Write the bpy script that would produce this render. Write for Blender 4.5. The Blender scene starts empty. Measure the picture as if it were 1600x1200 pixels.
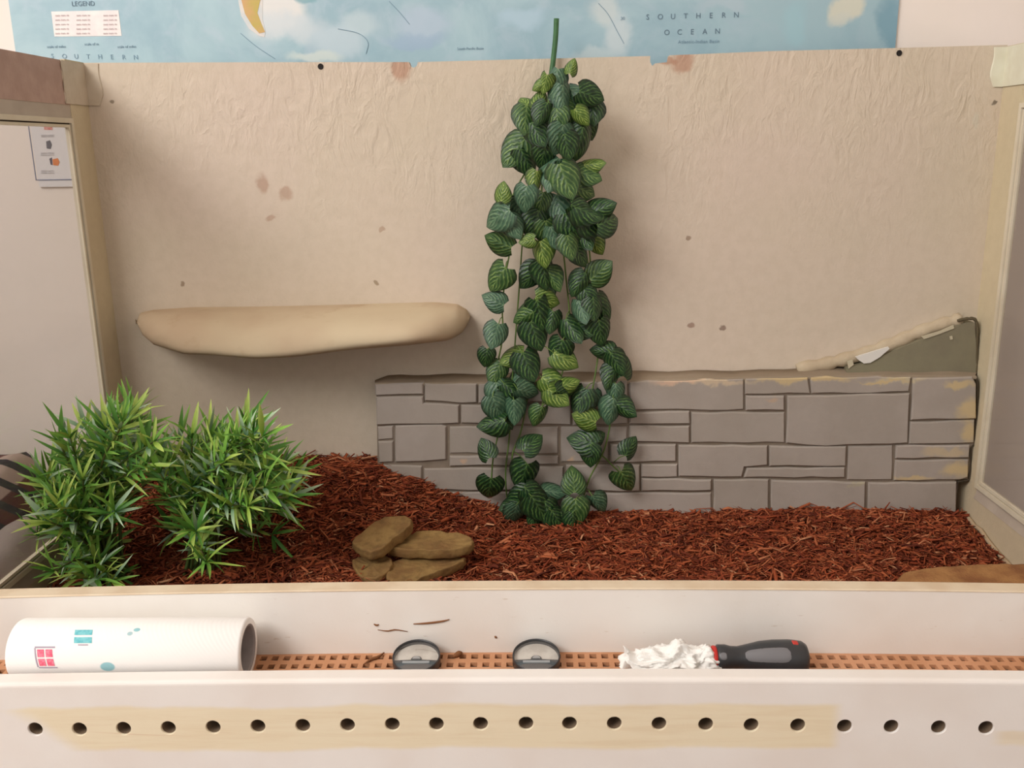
import bpy, bmesh, math, random
import numpy as np
from mathutils import Vector, Matrix, noise

random.seed(7)
RNG = np.random.default_rng(7)
S = bpy.context.scene
COL = S.collection

# ------------------------------------------------------------------ camera
CAM_LOC = np.array([-.0149, -1.2627, .5892])
PITCH, YAW, ROLL, FOC = .25209, -.02246, -.01557, 1435.5
_c, _s = math.cos, math.sin
FWD = np.array([_s(YAW)*_c(PITCH), _c(YAW)*_c(PITCH), -_s(PITCH)])
_r = np.array([_c(YAW), -_s(YAW), 0.]); _u = np.cross(_r, FWD)
RIGHT = _r*_c(ROLL)+_u*_s(ROLL); UP = -_r*_s(ROLL)+_u*_c(ROLL)
cd = bpy.data.cameras.new('camera'); cam = bpy.data.objects.new('camera', cd); COL.objects.link(cam)
cd.sensor_width = 36; cd.lens = FOC*36/1600; cd.clip_start = .02
M = Matrix.Identity(4)
for i in range(3):
    M[i][0], M[i][1], M[i][2], M[i][3] = RIGHT[i], UP[i], -FWD[i], CAM_LOC[i]
cam.matrix_world = M
S.camera = cam

# ------------------------------------------------------------------ light
S.view_settings.view_transform = 'Standard'; S.view_settings.look = 'None'
S.view_settings.gamma = 1; S.view_settings.use_curve_mapping = False
S.view_settings.exposure = 0.3
w = bpy.data.worlds.new('world'); S.world = w; w.use_nodes = True
w.node_tree.nodes['Background'].inputs[0].default_value = (1, 1, .985, 1)
w.node_tree.nodes['Background'].inputs[1].default_value = .55
def area(name, loc, target, sx, sy, power, color):
    l = bpy.data.lights.new(name, 'AREA'); l.shape = 'RECTANGLE'; l.size = sx; l.size_y = sy
    l.energy = power; l.color = color
    o = bpy.data.objects.new(name, l); COL.objects.link(o)
    o.location = loc
    o.rotation_euler = (Vector(target)-Vector(loc)).to_track_quat('-Z', 'Y').to_euler()
    return o
area('window_daylight', (-1.6, -1.9, 2.1), (0, -.1, .3), 1.5, 1.3, 58, (1, .998, .985))

# ------------------------------------------------------------------ helpers
def ray(x, y): return FWD+RIGHT*((x-800)/FOC)-UP*((y-600)/FOC)
def at(x, y, Y):
    d = ray(x, y); return Vector(CAM_LOC+d*(Y-CAM_LOC[1])/d[1])
def atz(x, y, Z):
    d = ray(x, y); return Vector(CAM_LOC+d*(Z-CAM_LOC[2])/d[2])
def atplane(x, y, P, n):
    d = ray(x, y); n = np.array(n); return Vector(CAM_LOC+d*(((np.array(P)-CAM_LOC)@n)/(d@n)))
def mpp(p): return float((np.array(p)-CAM_LOC)@FWD)/FOC     # metres per photo pixel at a point
def lin(c):
    return tuple((v/255/12.92 if v/255 <= .04045 else ((v/255+.055)/1.055)**2.4) for v in c)+(1,)

class NT:
    def __init__(s, name):
        s.m = bpy.data.materials.new(name); s.m.use_nodes = True
        s.n = s.m.node_tree.nodes; s.l = s.m.node_tree.links
        s.b = s.n['Principled BSDF']; s.out = s.n['Material Output']
    def new(s, t, **k):
        o = s.n.new(t)
        for a, v in k.items(): setattr(o, a, v)
        return o
    def link(s, a, b): s.l.new(a, b)
    def val(s, sock, v):
        if hasattr(v, 'is_linked') or isinstance(v, bpy.types.NodeSocket): s.l.new(v, sock)
        else: sock.default_value = v
    def math(s, op, a, b=0., c=None, clamp=False):
        o = s.new('ShaderNodeMath', operation=op, use_clamp=clamp)
        s.val(o.inputs[0], a); s.val(o.inputs[1], b)
        if c is not None: s.val(o.inputs[2], c)
        return o.outputs[0]
    def vmath(s, op, a, b=None):
        o = s.new('ShaderNodeVectorMath', operation=op); s.val(o.inputs[0], a)
        if b is not None: s.val(o.inputs[1], b)
        return o.outputs['Value'] if op in ('LENGTH', 'DOT_PRODUCT') else o.outputs[0]
    def mix(s, f, a, b):
        o = s.new('ShaderNodeMix', data_type='RGBA')
        s.val(o.inputs[0], f); s.val(o.inputs[6], a); s.val(o.inputs[7], b); return o.outputs[2]
    def ramp(s, x, lo, hi, a=0., b=1.):
        o = s.new('ShaderNodeMapRange', interpolation_type='SMOOTHSTEP')
        s.val(o.inputs[0], x); o.inputs[1].default_value = lo; o.inputs[2].default_value = hi
        o.inputs[3].default_value = a; o.inputs[4].default_value = b; return o.outputs[0]
    def pos(s): return s.new('ShaderNodeNewGeometry').outputs['Position']
    def xyz(s, v):
        o = s.new('ShaderNodeSeparateXYZ'); s.l.new(v, o.inputs[0]); return o.outputs
    def noise(s, vec, scale, detail=3, rough=.55, dist=0.):
        o = s.new('ShaderNodeTexNoise'); s.l.new(vec, o.inputs['Vector'])
        o.inputs['Scale'].default_value = scale; o.inputs['Detail'].default_value = detail
        o.inputs['Roughness'].default_value = rough; o.inputs['Distortion'].default_value = dist
        return o
    def scale(s, vec, v): return s.vmath('MULTIPLY', vec, v)
    def spot(s, base, vec, c, r, col, soft=.35, amount=1.):
        d = s.vmath('LENGTH', s.vmath('MULTIPLY', s.vmath('SUBTRACT', vec, tuple(c)), tuple(1/v for v in r)))
        return s.mix(s.ramp(d, 1, 1-soft, 0, amount), base, lin(col))
    def bump(s, h, strength, dist=.002, normal=None):
        o = s.new('ShaderNodeBump'); o.inputs['Strength'].default_value = strength
        o.inputs['Distance'].default_value = dist; s.l.new(h, o.inputs['Height'])
        if normal is not None: s.l.new(normal, o.inputs['Normal'])
        return o.outputs[0]
    def done(s, col, rough=.6, normal=None, spec=.3, **kw):
        s.val(s.b.inputs['Base Color'], col); s.val(s.b.inputs['Roughness'], rough)
        s.b.inputs['Specular IOR Level'].default_value = spec
        for k, v in kw.items(): s.b.inputs[k.replace('_', ' ')].default_value = v
        if normal is not None: s.l.new(normal, s.b.inputs['Normal'])
        return s.m

def simple(name, c, rough=.5, c2=None, scale=20, bump=0., bscale=200, spec=.3, **kw):
    t = NT(name); p = t.new('ShaderNodeTexCoord').outputs['Object']
    col = lin(c)
    if c2 is not None:
        n = t.noise(p, scale, 4); col = t.mix(t.ramp(n.outputs[0], .35, .65), lin(c), lin(c2))
    nr = t.bump(t.noise(p, bscale, 3).outputs[0], bump) if bump else None
    return t.done(col, rough, nr, spec, **kw)

ORG = {}
def link(o, parent=None):
    COL.objects.link(o)
    if parent is not None: o.parent = parent
    return o
def tag(o, label=None, cat=None, group=None, kind=None):
    if label: o['label'] = label
    if cat: o['category'] = cat
    if group: o['group'] = group
    if kind: o['kind'] = kind
    return o
def thing(name, label, cat, loc, group=None):
    o = link(bpy.data.objects.new(name, None)); o.location = loc; o.empty_display_size = .02
    ORG[o] = Vector(loc); return tag(o, label, cat, group)
def obj(name, verts, faces, mat, parent=None, smooth=False, origin=None, uvs=None, recalc=True):
    """one mesh object from world-space vertices"""
    org = ORG[parent] if parent is not None else Vector(origin if origin is not None else (0, 0, 0))
    me = bpy.data.meshes.new(name)
    me.from_pydata([tuple(Vector(v)-org) for v in verts], [], [tuple(f) for f in faces])
    if recalc:
        bm = bmesh.new(); bm.from_mesh(me); bmesh.ops.recalc_face_normals(bm, faces=bm.faces); bm.to_mesh(me); bm.free()
    if smooth: me.shade_smooth()
    me.materials.append(mat)
    o = link(bpy.data.objects.new(name, me), parent)
    if parent is None: o.location = org
    ORG[o] = org
    return o

class MB:
    def __init__(s): s.v = []; s.f = []
    def add(s, v, f):
        n = len(s.v); s.v += [Vector(a) for a in v]; s.f += [tuple(i+n for i in q) for q in f]; return s
    def box(s, a, b):
        (x0, y0, z0), (x1, y1, z1) = a, b
        return s.add([(x0, y0, z0), (x1, y0, z0), (x1, y1, z0), (x0, y1, z0), (x0, y0, z1), (x1, y0, z1), (x1, y1, z1), (x0, y1, z1)],
                     [(0, 3, 2, 1), (4, 5, 6, 7), (0, 1, 5, 4), (1, 2, 6, 5), (2, 3, 7, 6), (3, 0, 4, 7)])
    def tube(s, pts, rad, seg=8, cap=True):
        pts = [Vector(p) for p in pts]; n = len(pts); rings = []
        rads = rad if isinstance(rad, (list, tuple)) else [rad]*n
        prev = None
        for i, p in enumerate(pts):
            d = (pts[min(i+1, n-1)]-pts[max(i-1, 0)]).normalized()
            if prev is None: a = d.orthogonal().normalized()
            else: a = (prev-d*prev.dot(d)).normalized()
            prev = a; b = d.cross(a)
            rings.append([p+(a*math.cos(2*math.pi*k/seg)+b*math.sin(2*math.pi*k/seg))*rads[i] for k in range(seg)])
        v = [q for r in rings for q in r]; f = []
        for i in range(n-1):
            for k in range(seg):
                f.append((i*seg+k, i*seg+(k+1) % seg, (i+1)*seg+(k+1) % seg, (i+1)*seg+k))
        if cap: f += [tuple(range(seg-1, -1, -1)), tuple(range((n-1)*seg, n*seg))]
        return s.add(v, f)
    def lathe_x(s, prof, c, seg=32, a0=0, a1=2*math.pi, cap=True):
        """profile of (x, r) turned about an axis along X through c"""
        full = abs(a1-a0-2*math.pi) < 1e-6; m = seg if full else seg+1
        v = []; f = []
        for x, r in prof:
            for k in range(m):
                a = a0+(a1-a0)*k/seg; v.append((c[0]+x, c[1]+r*math.cos(a), c[2]+r*math.sin(a)))
        for i in range(len(prof)-1):
            for k in range(seg):
                k2 = (k+1) % m; f.append((i*m+k, i*m+k2, (i+1)*m+k2, (i+1)*m+k))
        if cap and full: f += [tuple(range(m)), tuple(range((len(prof)-1)*m, len(prof)*m))]
        return s.add(v, f)
    def build(s, name, mat, parent=None, **k): return obj(name, s.v, s.f, mat, parent, **k)

def spline(pts, n):
    """Catmull-Rom through points"""
    pts = [Vector(p) for p in pts]; P = [pts[0]*2-pts[1]]+pts+[pts[-1]*2-pts[-2]]; out = []
    m = len(pts)-1
    for i in range(n+1):
        t = i/n*m; k = min(int(t), m-1); t -= k; a, b, c, d = P[k:k+4]
        out.append(.5*((2*b)+(c-a)*t+(2*a-5*b+4*c-d)*t*t+(3*b-a-3*c+d)*t**3))
    return out
def interp(x, xs, ys): return float(np.interp(x, xs, ys))
def bow(x, k=.0062): return -k*((x+.035)/.5)**2

W = .6
# ------------------------------------------------------------------ materials
def plaster(name, base, tints, spots=(), ridges=True):
    t = NT(name); p = t.pos()
    n1 = t.noise(p, 5, 4).outputs[0]; n2 = t.noise(p, 2.3, 2).outputs[0]; n3 = t.noise(p, 70, 3).outputs[0]
    c = t.mix(t.ramp(n1, .35, .65, 0, .6), lin(base), lin(tints[0]))
    c = t.mix(t.ramp(n2, .4, .7, 0, .7), c, lin(tints[1]))
    c = t.mix(t.ramp(n3, .3, .75, 0, .22), c, lin(tints[2]))
    nv = t.noise(p, 45, 3); pv = t.vmath('ADD', p, t.scale(t.vmath('SUBTRACT', nv.outputs['Color'], (.5, .5, .5)), (.020,)*3))
    for (ctr, r, col, soft, am) in spots: c = t.spot(c, pv, ctr, r, col, soft, am)
    h = t.noise(p, 260, 3).outputs[0]; nr = t.bump(h, .25, .0016)
    if ridges:
        q = t.scale(p, (1, 1, .45)); a = t.noise(q, 48, 4, .55, .5).outputs[0]
        rid = t.math('SUBTRACT', 1, t.math('ABSOLUTE', t.math('MULTIPLY_ADD', a, 6., -3.)), clamp=True)
        z = t.xyz(p)[2]; msk = t.math('MULTIPLY', t.ramp(z, .38, .68), t.ramp(t.noise(p, 6, 2).outputs[0], .35, .6, .15, 1))
        nr = t.bump(t.math('MULTIPLY', rid, msk), .5, .0022, nr)
    return t.done(c, .85, nr, .15)

def B(x, y, Y=0): return at(x, y, Y)
def sp(x, y, rx, ry, col, soft=.5, am=.7):
    p = B(x, y); m = mpp(p); return (p, (rx*m, .05, ry*m), col, soft, am)
PINK = (178, 134, 110)
M_PLASTER = plaster('painted_plaster', (213, 198, 179), [(207, 194, 172), (216, 197, 183), (190, 174, 152)], [
    sp(626, 106, 17, 26, PINK), sp(1066, 96, 20, 24, PINK), sp(1040, 98, 22, 8, PINK), sp(410, 288, 12, 20, (178, 146, 126)), sp(447, 303, 14, 13, (180, 150, 130)),
    sp(421, 341, 10, 8, (182, 152, 132)), sp(597, 358, 7, 5, (178, 150, 128)), sp(589, 441, 5, 5, (140, 118, 90)),
    sp(1130, 512, 6, 6, (120, 92, 78)), sp(1080, 507, 7, 5, (140, 108, 92)), sp(1075, 372, 5, 5, (140, 115, 95)), sp(1525, 188, 7, 18, (206, 198, 180)),
    sp(288, 447, 4, 5, (135, 112, 90)), sp(1552, 160, 6, 4, (70, 60, 45)), sp(175, 158, 6, 4, (110, 95, 75))])
M_PLASTER_SIDE = plaster('painted_side_plaster', (212, 198, 168), [(208, 195, 164), (204, 186, 158), (188, 172, 142)], ridges=False)
M_BROWN = simple('bare_brown_rail', (190, 160, 146), .8, (178, 148, 134), 30, .2)
M_FRAME = simple('frame_cream_paint', (222, 212, 190), .55, (212, 200, 176), 15)
M_FRAME_GREY = simple('frame_greyish_paint', (190, 176, 160), .7, (180, 165, 150), 20)
M_DARK = simple('dark_gap', (70, 60, 50), .9)

def board_mat():
    t = NT('white_board_paint'); p = t.pos(); x, y, z = t.xyz(p)
    c = t.mix(t.ramp(t.noise(p, 9, 3).outputs[0], .35, .7), lin((240, 235, 228)), lin((234, 226, 217)))
    sc = t.noise(t.scale(p, (1, 1, 4)), 60, 4).outputs[0]
    c = t.mix(t.ramp(sc, .68, .76, 0, .35), c, lin((190, 165, 135)))
    return t.done(c, .55, t.bump(t.noise(p, 300, 2).outputs[0], .05), .3)
M_BOARD = board_mat()
def front_mat():
    t = NT('white_board_with_bare_wood_strip'); p = t.pos(); x, y, z = t.xyz(p)
    c = t.mix(t.ramp(t.noise(p, 9, 3).outputs[0], .35, .7), lin((236, 230, 224)), lin((231, 222, 214)))
    wob = t.math('MULTIPLY_ADD', t.noise(t.scale(p, (1, 1, .2)), 14, 3).outputs[0], .012, -.006)
    zz = t.math('SUBTRACT', t.math('ADD', z, wob), t.math('MULTIPLY', t.math('POWER', t.math('ADD', x, .035), 2.), -.018))
    m = t.math('MULTIPLY', t.ramp(zz, .077, .082), t.ramp(zz, .125, .120))
    lefts = t.math('ADD', t.math('ADD', x, wob), t.math('MULTIPLY', t.math('SUBTRACT', zz, .1), 1.3))
    m = t.math('MULTIPLY', m, t.math('MULTIPLY', t.ramp(lefts, -.46, -.43), t.ramp(x, .252, .238)))
    e = t.math('MULTIPLY', t.math('MULTIPLY', t.ramp(zz, .082, .088), t.ramp(zz, .101, .097)), t.ramp(x, .375, .392))
    m = t.math('MAXIMUM', m, t.math('MULTIPLY', e, .7))
    g = t.noise(t.scale(p, (1, 1, 14)), 9, 5, .6, .5).outputs[0]
    wood = t.mix(t.ramp(g, .4, .75), lin((234, 219, 186)), lin((226, 206, 170)))
    kn = t.noise(t.scale(p, (1, 1, 9)), 6, 3, .6, 1.5).outputs[0]
    wood = t.mix(t.ramp(kn, .66, .74, 0, .6), wood, lin((212, 176, 136)))
    c = t.mix(t.math('MULTIPLY', m, .85), c, wood)
    return t.done(c, .55, t.bump(t.noise(p, 300, 2).outputs[0], .05), .3)
M_FRONT = front_mat()
M_SILLTOP = simple('sill_beige_edge', (222, 204, 178), .6, (212, 190, 162), 25)
M_GRILLE = simple('tan_grille', (206, 152, 116), .6, (190, 136, 98), 14)
M_UNDER = simple('brown_under_board', (96, 66, 44), .8)
def glass_mat():
    t = NT('thin_window_pane'); t.n.remove(t.b)
    a = t.new('ShaderNodeBsdfTransparent'); a.inputs[0].default_value = (.80, .79, .78, 1)
    g = t.new('ShaderNodeBsdfGlossy'); g.inputs['Roughness'].default_value = .08
    d = t.new('ShaderNodeBsdfDiffuse'); d.inputs[0].default_value = (.75, .70, .68, 1)
    m0 = t.new('ShaderNodeMixShader'); m0.inputs[0].default_value = .05; t.link(a.outputs[0], m0.inputs[1]); t.link(g.outputs[0], m0.inputs[2])
    m1 = t.new('ShaderNodeMixShader'); m1.inputs[0].default_value = .06; t.link(m0.outputs[0], m1.inputs[1]); t.link(d.outputs[0], m1.inputs[2])
    t.link(m1.outputs[0], t.out.inputs[0]); return t.m
M_GLASS = glass_mat()
def clear_mat():
    t = NT('clear_lens'); t.n.remove(t.b)
    a = t.new('ShaderNodeBsdfTransparent'); g = t.new('ShaderNodeBsdfGlossy'); g.inputs['Roughness'].default_value = .06
    m0 = t.new('ShaderNodeMixShader'); m0.inputs[0].default_value = .14; t.link(a.outputs[0], m0.inputs[1]); t.link(g.outputs[0], m0.inputs[2])
    t.link(m0.outputs[0], t.out.inputs[0]); return t.m
M_LENS = clear_mat()

# ------------------------------------------------------------------ room
M_WALL = simple('white_room_wall', (240, 230, 222), .8, (236, 226, 216), 3, .06, 120)
b = MB().box((-2.2, .05, -.02), (2.2, .15, 2.4)); o = b.build('wall_back', M_WALL); tag(o, 'white room wall behind the terrarium', kind='structure')
b = MB().box((-2.3, -3.4, -.02), (-2.2, .15, 2.4)); o = b.build('wall_left', M_WALL); tag(o, 'left room wall', kind='structure')
b = MB().box((1.55, -3.4, -.02), (1.65, .15, 2.4)); o = b.build('wall_right', M_WALL); tag(o, 'right room wall', kind='structure')
b = MB().box((-2.3, -3.4, 2.4), (1.65, .15, 2.5)); o = b.build('ceiling', M_WALL); tag(o, 'white room ceiling', kind='structure')
M_FLOOR = simple('grey_floor', (170, 150, 140), .6, (155, 136, 126), 6)
b = MB().box((-2.3, -3.4, -.06), (1.65, .15, -.02)); o = b.build('floor', M_FLOOR); tag(o, 'floor under the terrarium', kind='structure')

# ---- map poster
def map_mat():
    t = NT('printed_sea_map'); p = t.pos()
    n = t.noise(p, 7, 5, .6, .6).outputs[0]; n2 = t.noise(p, 22, 4, .6, .8).outputs[0]
    c = t.mix(t.ramp(n, .35, .65), lin((156, 186, 198)), lin((176, 203, 211)))
    c = t.mix(t.ramp(n2, .45, .75, 0, .5), c, lin((188, 205, 216)))
    x, y, z = t.xyz(p)
    c = t.mix(t.ramp(x, -.1, .5, 0, .55), c, lin((142, 174, 186)))
    nv = t.noise(p, 16, 4); pv = t.vmath('ADD', p, t.scale(t.vmath('SUBTRACT', nv.outputs['Color'], (.5, .5, .5)), (.05,)*3))
    def s(xx, yy, rx, ry, col, soft=.6, am=.8):
        nonlocal c
        q = at(xx, yy, .046); m = mpp(q); c = t.spot(c, pv, q, (rx*m, .2, ry*m), col, soft, am)
    s(432, 16, 62, 46, (230, 228, 224), .5, .95); s(450, 45, 80, 24, (210, 219, 223)); s(530, 66, 60, 30, (196, 212, 220)); s(560, 40, 40, 22, (192, 210, 216))
    s(490, 88, 50, 12, (214, 222, 216)); s(940, 20, 30, 30, (206, 216, 216)); s(965, 60, 28, 45, (204, 216, 220)); s(930, 90, 40, 14, (196, 212, 216))
    s(815, 30, 50, 20, (180, 206, 220)); s(660, 40, 60, 30, (182, 200, 216)); s(650, 62, 60, 14, (160, 184, 206)); s(480, 2, 40, 10, (128, 172, 182))
    s(1330, 8, 34, 26, (212, 212, 196), .4, .95); s(1320, 28, 22, 14, (206, 210, 200)); s(1390, 40, 20, 60, (118, 158, 176))
    s(1240, 40, 30, 40, (160, 196, 206)); s(1130, 10, 60, 16, (176, 196, 206))
    return t.done(c, .35, None, .35)
q0, q1 = at(20, 50, .046), at(1400, 60, .046)
root = thing('map_poster', 'large pale blue printed sea map on the wall above the terrarium', 'map', ((q0.x+q1.x)/2, .048, .64))
mb = MB(); nx = 12
mb.box((q0.x, .046, .64), (q1.x, .0495, 1.30)); mb.build('paper_sheet', map_mat(), root)
def flat_poly(name, pts, Y, mat, parent, th=.0004):
    n = len(pts); P = [at(x, y, Y) for x, y in pts]
    v = [Vector((p.x, Y, p.z)) for p in P]+[Vector((p.x, Y+th, p.z)) for p in P]
    f = [tuple(range(n)), tuple(range(2*n-1, n-1, -1))]+[(i, (i+1) % n, n+(i+1) % n, n+i) for i in range(n)]
    return obj(name, v, f, mat, parent)
M_LAND = simple('map_land_ochre', (214, 168, 118), .4, (196, 176, 96), 30)
M_SHELF = simple('map_shelf_white', (226, 220, 214), .4, (208, 214, 216), 40)
flat_poly('printed_shelf', [(374, -30), (372, 0), (377, 25), (389, 45), (405, 56), (413, 58), (415, 50), (410, 30), (410, 0), (412, -30)], .0456, M_SHELF, root)
flat_poly('printed_land', [(378, -30), (377, 0), (383, 22), (394, 40), (405, 52), (414, 50), (408, 36), (402, 20), (406, 2), (412, -10), (420, -30)], .0452, M_LAND, root)
M_PAPER = simple('white_paper_print', (244, 236, 232), .5, (240, 228, 226), 60)
flat_poly('printed_key', [(80, 18), (185, 16), (190, 56), (85, 57)], .0456, M_PAPER, root)
M_INK = simple('map_ink', (128, 156, 174), .5); M_INK2 = simple('faded_ink', (206, 190, 190), .5); M_INK3 = simple('dark_map_ink', (104, 126, 142), .5)
def text(body, x, y, hpx, mat, parent, Y=.0455, spacing=1., align='CENTER', name='printed_text', rot=0.):
    cu = bpy.data.curves.new(name, 'FONT'); cu.body = body; p = at(x, y, Y); cu.size = hpx*mpp(p)*1.4
    cu.space_character = spacing; cu.align_x = align; cu.align_y = 'CENTER'; cu.extrude = .0001; cu.fill_mode = 'BOTH'; cu.resolution_u = 3
    tmp = bpy.data.objects.new('tmp_text', cu); me = bpy.data.meshes.new_from_object(tmp); bpy.data.objects.remove(tmp); bpy.data.curves.remove(cu)
    me.materials.clear(); me.materials.append(mat); o = link(bpy.data.objects.new(name, me), parent)
    o.location = p-ORG[parent]; o.rotation_euler = (math.pi/2, 0, 0); return o
for i, ch in enumerate('SOUTHERN'): text(ch, 82+i*18.6, 88+i*.25, 7, M_INK, root)
for i, ch in enumerate('SOUTHERN'): text(ch, 1012+i*19.8, 27-i*.5, 8, M_INK3, root)
for i, ch in enumerate('OCEAN'): text(ch, 1042+i*19.8, 51-i*.5, 8, M_INK3, root)
text('Atlantic-Indian Basin', 1092, 65, 5, M_INK, root, spacing=1.1)
text('30', 973, 29, 5, M_INK, root)
text('LEGEND', 130, 6, 7, M_INK3, root)
for x, y, n_ in ((88, 73, 14), (143, 69, 10), (198, 73, 14)): text('scale of miles'[:n_], x, y, 4, M_INK, root)
for k in range(5):
    for x in (97, 130, 172): text('mm mm m', x, 24+k*7, 3.5, M_INK2, root, Y=.0452)
text('South Pacific Basin', 735, 76, 4, M_INK, root)
for pts, nm in (([(935, 5), (950, 22), (965, 50), (975, 68)], 'r'), ([(608, 2), (625, 20), (640, 38)], 'r'), ([(376, 52), (400, 72), (430, 92)], 'r'), ([(528, 45), (560, 52), (575, 66), (572, 84)], 'r')):
    P = [at(x, y, .0456) for x, y in pts]
    MB().tube(spline(P, 12), .0004, 5).build('printed_ridge_line', M_INK, root)

# ---- small chart on the wall, seen through the left pane
root = thing('wall_chart', 'small white paper chart with three little pictures, seen through left window', 'poster', at(80, 290, .048))
a, b_ = at(44, 170, .046), at(150, 291, .046)
MB().box((a.x, .046, b_.z), (b_.x, .0495, a.z)).build('paper_sheet', simple('chart_paper', (226, 224, 226), .6), root)
M_LINE = simple('chart_border_ink', (110, 120, 150), .5)
mb = MB()
for (x0, y0, x1, y1) in ((45, 170, 46.4, 282), (57, 281, 146, 282.6)):
    p, q = at(x0, y0, .0457), at(x1, y1, .0457)
p = at(49, 187, .0457); q = at(56, 282, .0457)
mb.box((q.x, .0452, q.z), (q.x+.0012, .046, .70)); mb.box((q.x, .0452, q.z), (b_.x, .046, q.z+.0012)); mb.build('border_line', M_LINE, root)
flat_poly('red_picture', [(68, 193), (82, 192), (82, 203), (69, 203)], .0456, simple('chart_red', (200, 100, 95), .5, (220, 170, 160), 200), root)
flat_poly('dark_picture', [(72, 221), (78, 219), (81, 226), (79, 233), (73, 232)], .0456, simple('chart_dark', (90, 92, 104), .5), root)
flat_poly('orange_picture', [(82, 249), (90, 247), (93, 253), (91, 259), (83, 258)], .0456, simple('chart_orange', (222, 130, 70), .5), root)
flat_poly('navy_picture', [(77, 248), (81, 246), (82, 258), (79, 257)], .0456, simple('chart_navy', (70, 66, 90), .5), root)
M_PALE = simple('chart_pale_ink', (196, 194, 198), .5)
for y in (210, 212, 238, 241, 266, 269): text('mmm mmm', 74, y+1, 3, M_PALE, root)

# ------------------------------------------------------------------ terrarium
T = thing('terrarium', 'open-topped white wooden terrarium with plastered back and glazed sides', 'terrarium', (0, -.28, 0))
def extrude_x(mb, prof, xs, bowk, cap=True):
    n = len(prof); v = []; f = []
    for x in xs:
        for (y, z, wgt) in prof: v.append((x, y, z+bow(x, bowk)*wgt))
    for i in range(len(xs)-1):
        for k in range(n): f.append((i*n+k, i*n+(k+1) % n, (i+1)*n+(k+1) % n, (i+1)*n+k))
    if cap: f += [tuple(range(n)), tuple(range((len(xs)-1)*n, len(xs)*n))]
    mb.add(v, f)

# back panel with sagging top edge, the square notch and the small half hole cut in it
top = [(133, 98), (300, 97.5), (500, 97), (634, 97)]
tn = [(639, 97), (641, 103), (646, 106), (651, 103), (653, 97)]
top2 = [(800, 93), (1016, 87.5)]
tn2 = [(1016, 97), (1019, 103), (1024, 99), (1044, 97), (1046, 86.5)]
top3 = [(1200, 80), (1400, 75), (1577, 70)]
P = [B(*q) for q in top+tn+top2+tn2+top3]
P[0].x = -W; P[-1].x = W
front = [Vector((p.x, 0, p.z)) for p in P]; n = len(front)
v = front+[Vector((p.x, 0, 0)) for p in P]; v += [Vector((p.x, .014, p.z)) for p in v]
f = []
for i in range(n-1):
    f += [(i, i+1, n+i+1, n+i), (2*n+i, 3*n+i, 3*n+i+1, 2*n+i+1), (i, 2*n+i, 2*n+i+1, i+1), (n+i, n+i+1, 3*n+i+1, 3*n+i)]
f += [(0, n, 3*n, 2*n), (n-1, 3*n-1, 4*n-1, 2*n-1)]
keep = [q for q in f]
back = obj('back_panel', v, keep, M_PLASTER, T)
back['label'] = 'beige plastered back panel with rough trowel marks'
M_HOLE = simple('dark_bolt_hole', (38, 34, 32), .8)
for (x, y) in ((501, 104), (1405, 83)):
    p = B(x, y); mb = MB(); r = 4*mpp(p); seg = 14; vv = []; ff = []
    for (rr, yy) in ((r*1.15, -.0002), (r*1.0, -.0012), (r*.75, -.0008)):
        vv += [(p.x+rr*math.cos(2*math.pi*k/seg), yy, p.z+rr*math.sin(2*math.pi*k/seg)) for k in range(seg)]
    for i in range(2): ff += [(i*seg+k, i*seg+(k+1) % seg, (i+1)*seg+(k+1) % seg, (i+1)*seg+k) for k in range(seg)]
    ff.append(tuple(range(2*seg, 3*seg)))
    mb.add(vv, ff).build('bolt_hole', M_HOLE, back)
# filler patches in the two top corners (L-shaped plates folded round the corner)
def corner_patch(side, px, zs, depth, mat):
    X = side*W; zt = zs[0]-.001; zb = zs[1]; xin = px; t_ = .0016
    mb = MB(); m = 8; ed = [(zt+(zb-zt)*i/m) for i in range(m+1)]
    prof = []
    for i, z in enumerate(ed):
        j = .0012*math.sin(i*.9)+(.012*(i/m-.75) if i/m > .75 else 0)*1.2
        xi = xin+side*j*1.0
        prof.append([Vector((xi, -.0002, z)), Vector((xi+side*.001, -t_, z)), Vector((X-side*t_, -t_, z)), Vector((X-side*t_, -depth-.002*math.sin(i*1.7), z)), Vector((X, -depth, z))])
    vv = [q for r in prof for q in r]; ff = []
    for i in range(m):
        for k in range(4): ff.append((i*5+k, i*5+k+1, (i+1)*5+k+1, (i+1)*5+k))
    mb.add(vv, ff); return mb.build('corner_patch', mat, back)
o = corner_patch(-1, B(155, 100).x, (.7045, B(150, 165).z), .062, simple('grey_filler', (206, 192, 172), .8, (198, 183, 162), 40)); o['label'] = 'greyish filler patch in the corner'
o = corner_patch(1, B(1552, 80).x, (.7055, B(1550, 136).z), .06, simple('white_filler', (228, 226, 206), .7, (222, 218, 196), 40)); o['label'] = 'white filler patch in the corner'

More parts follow.
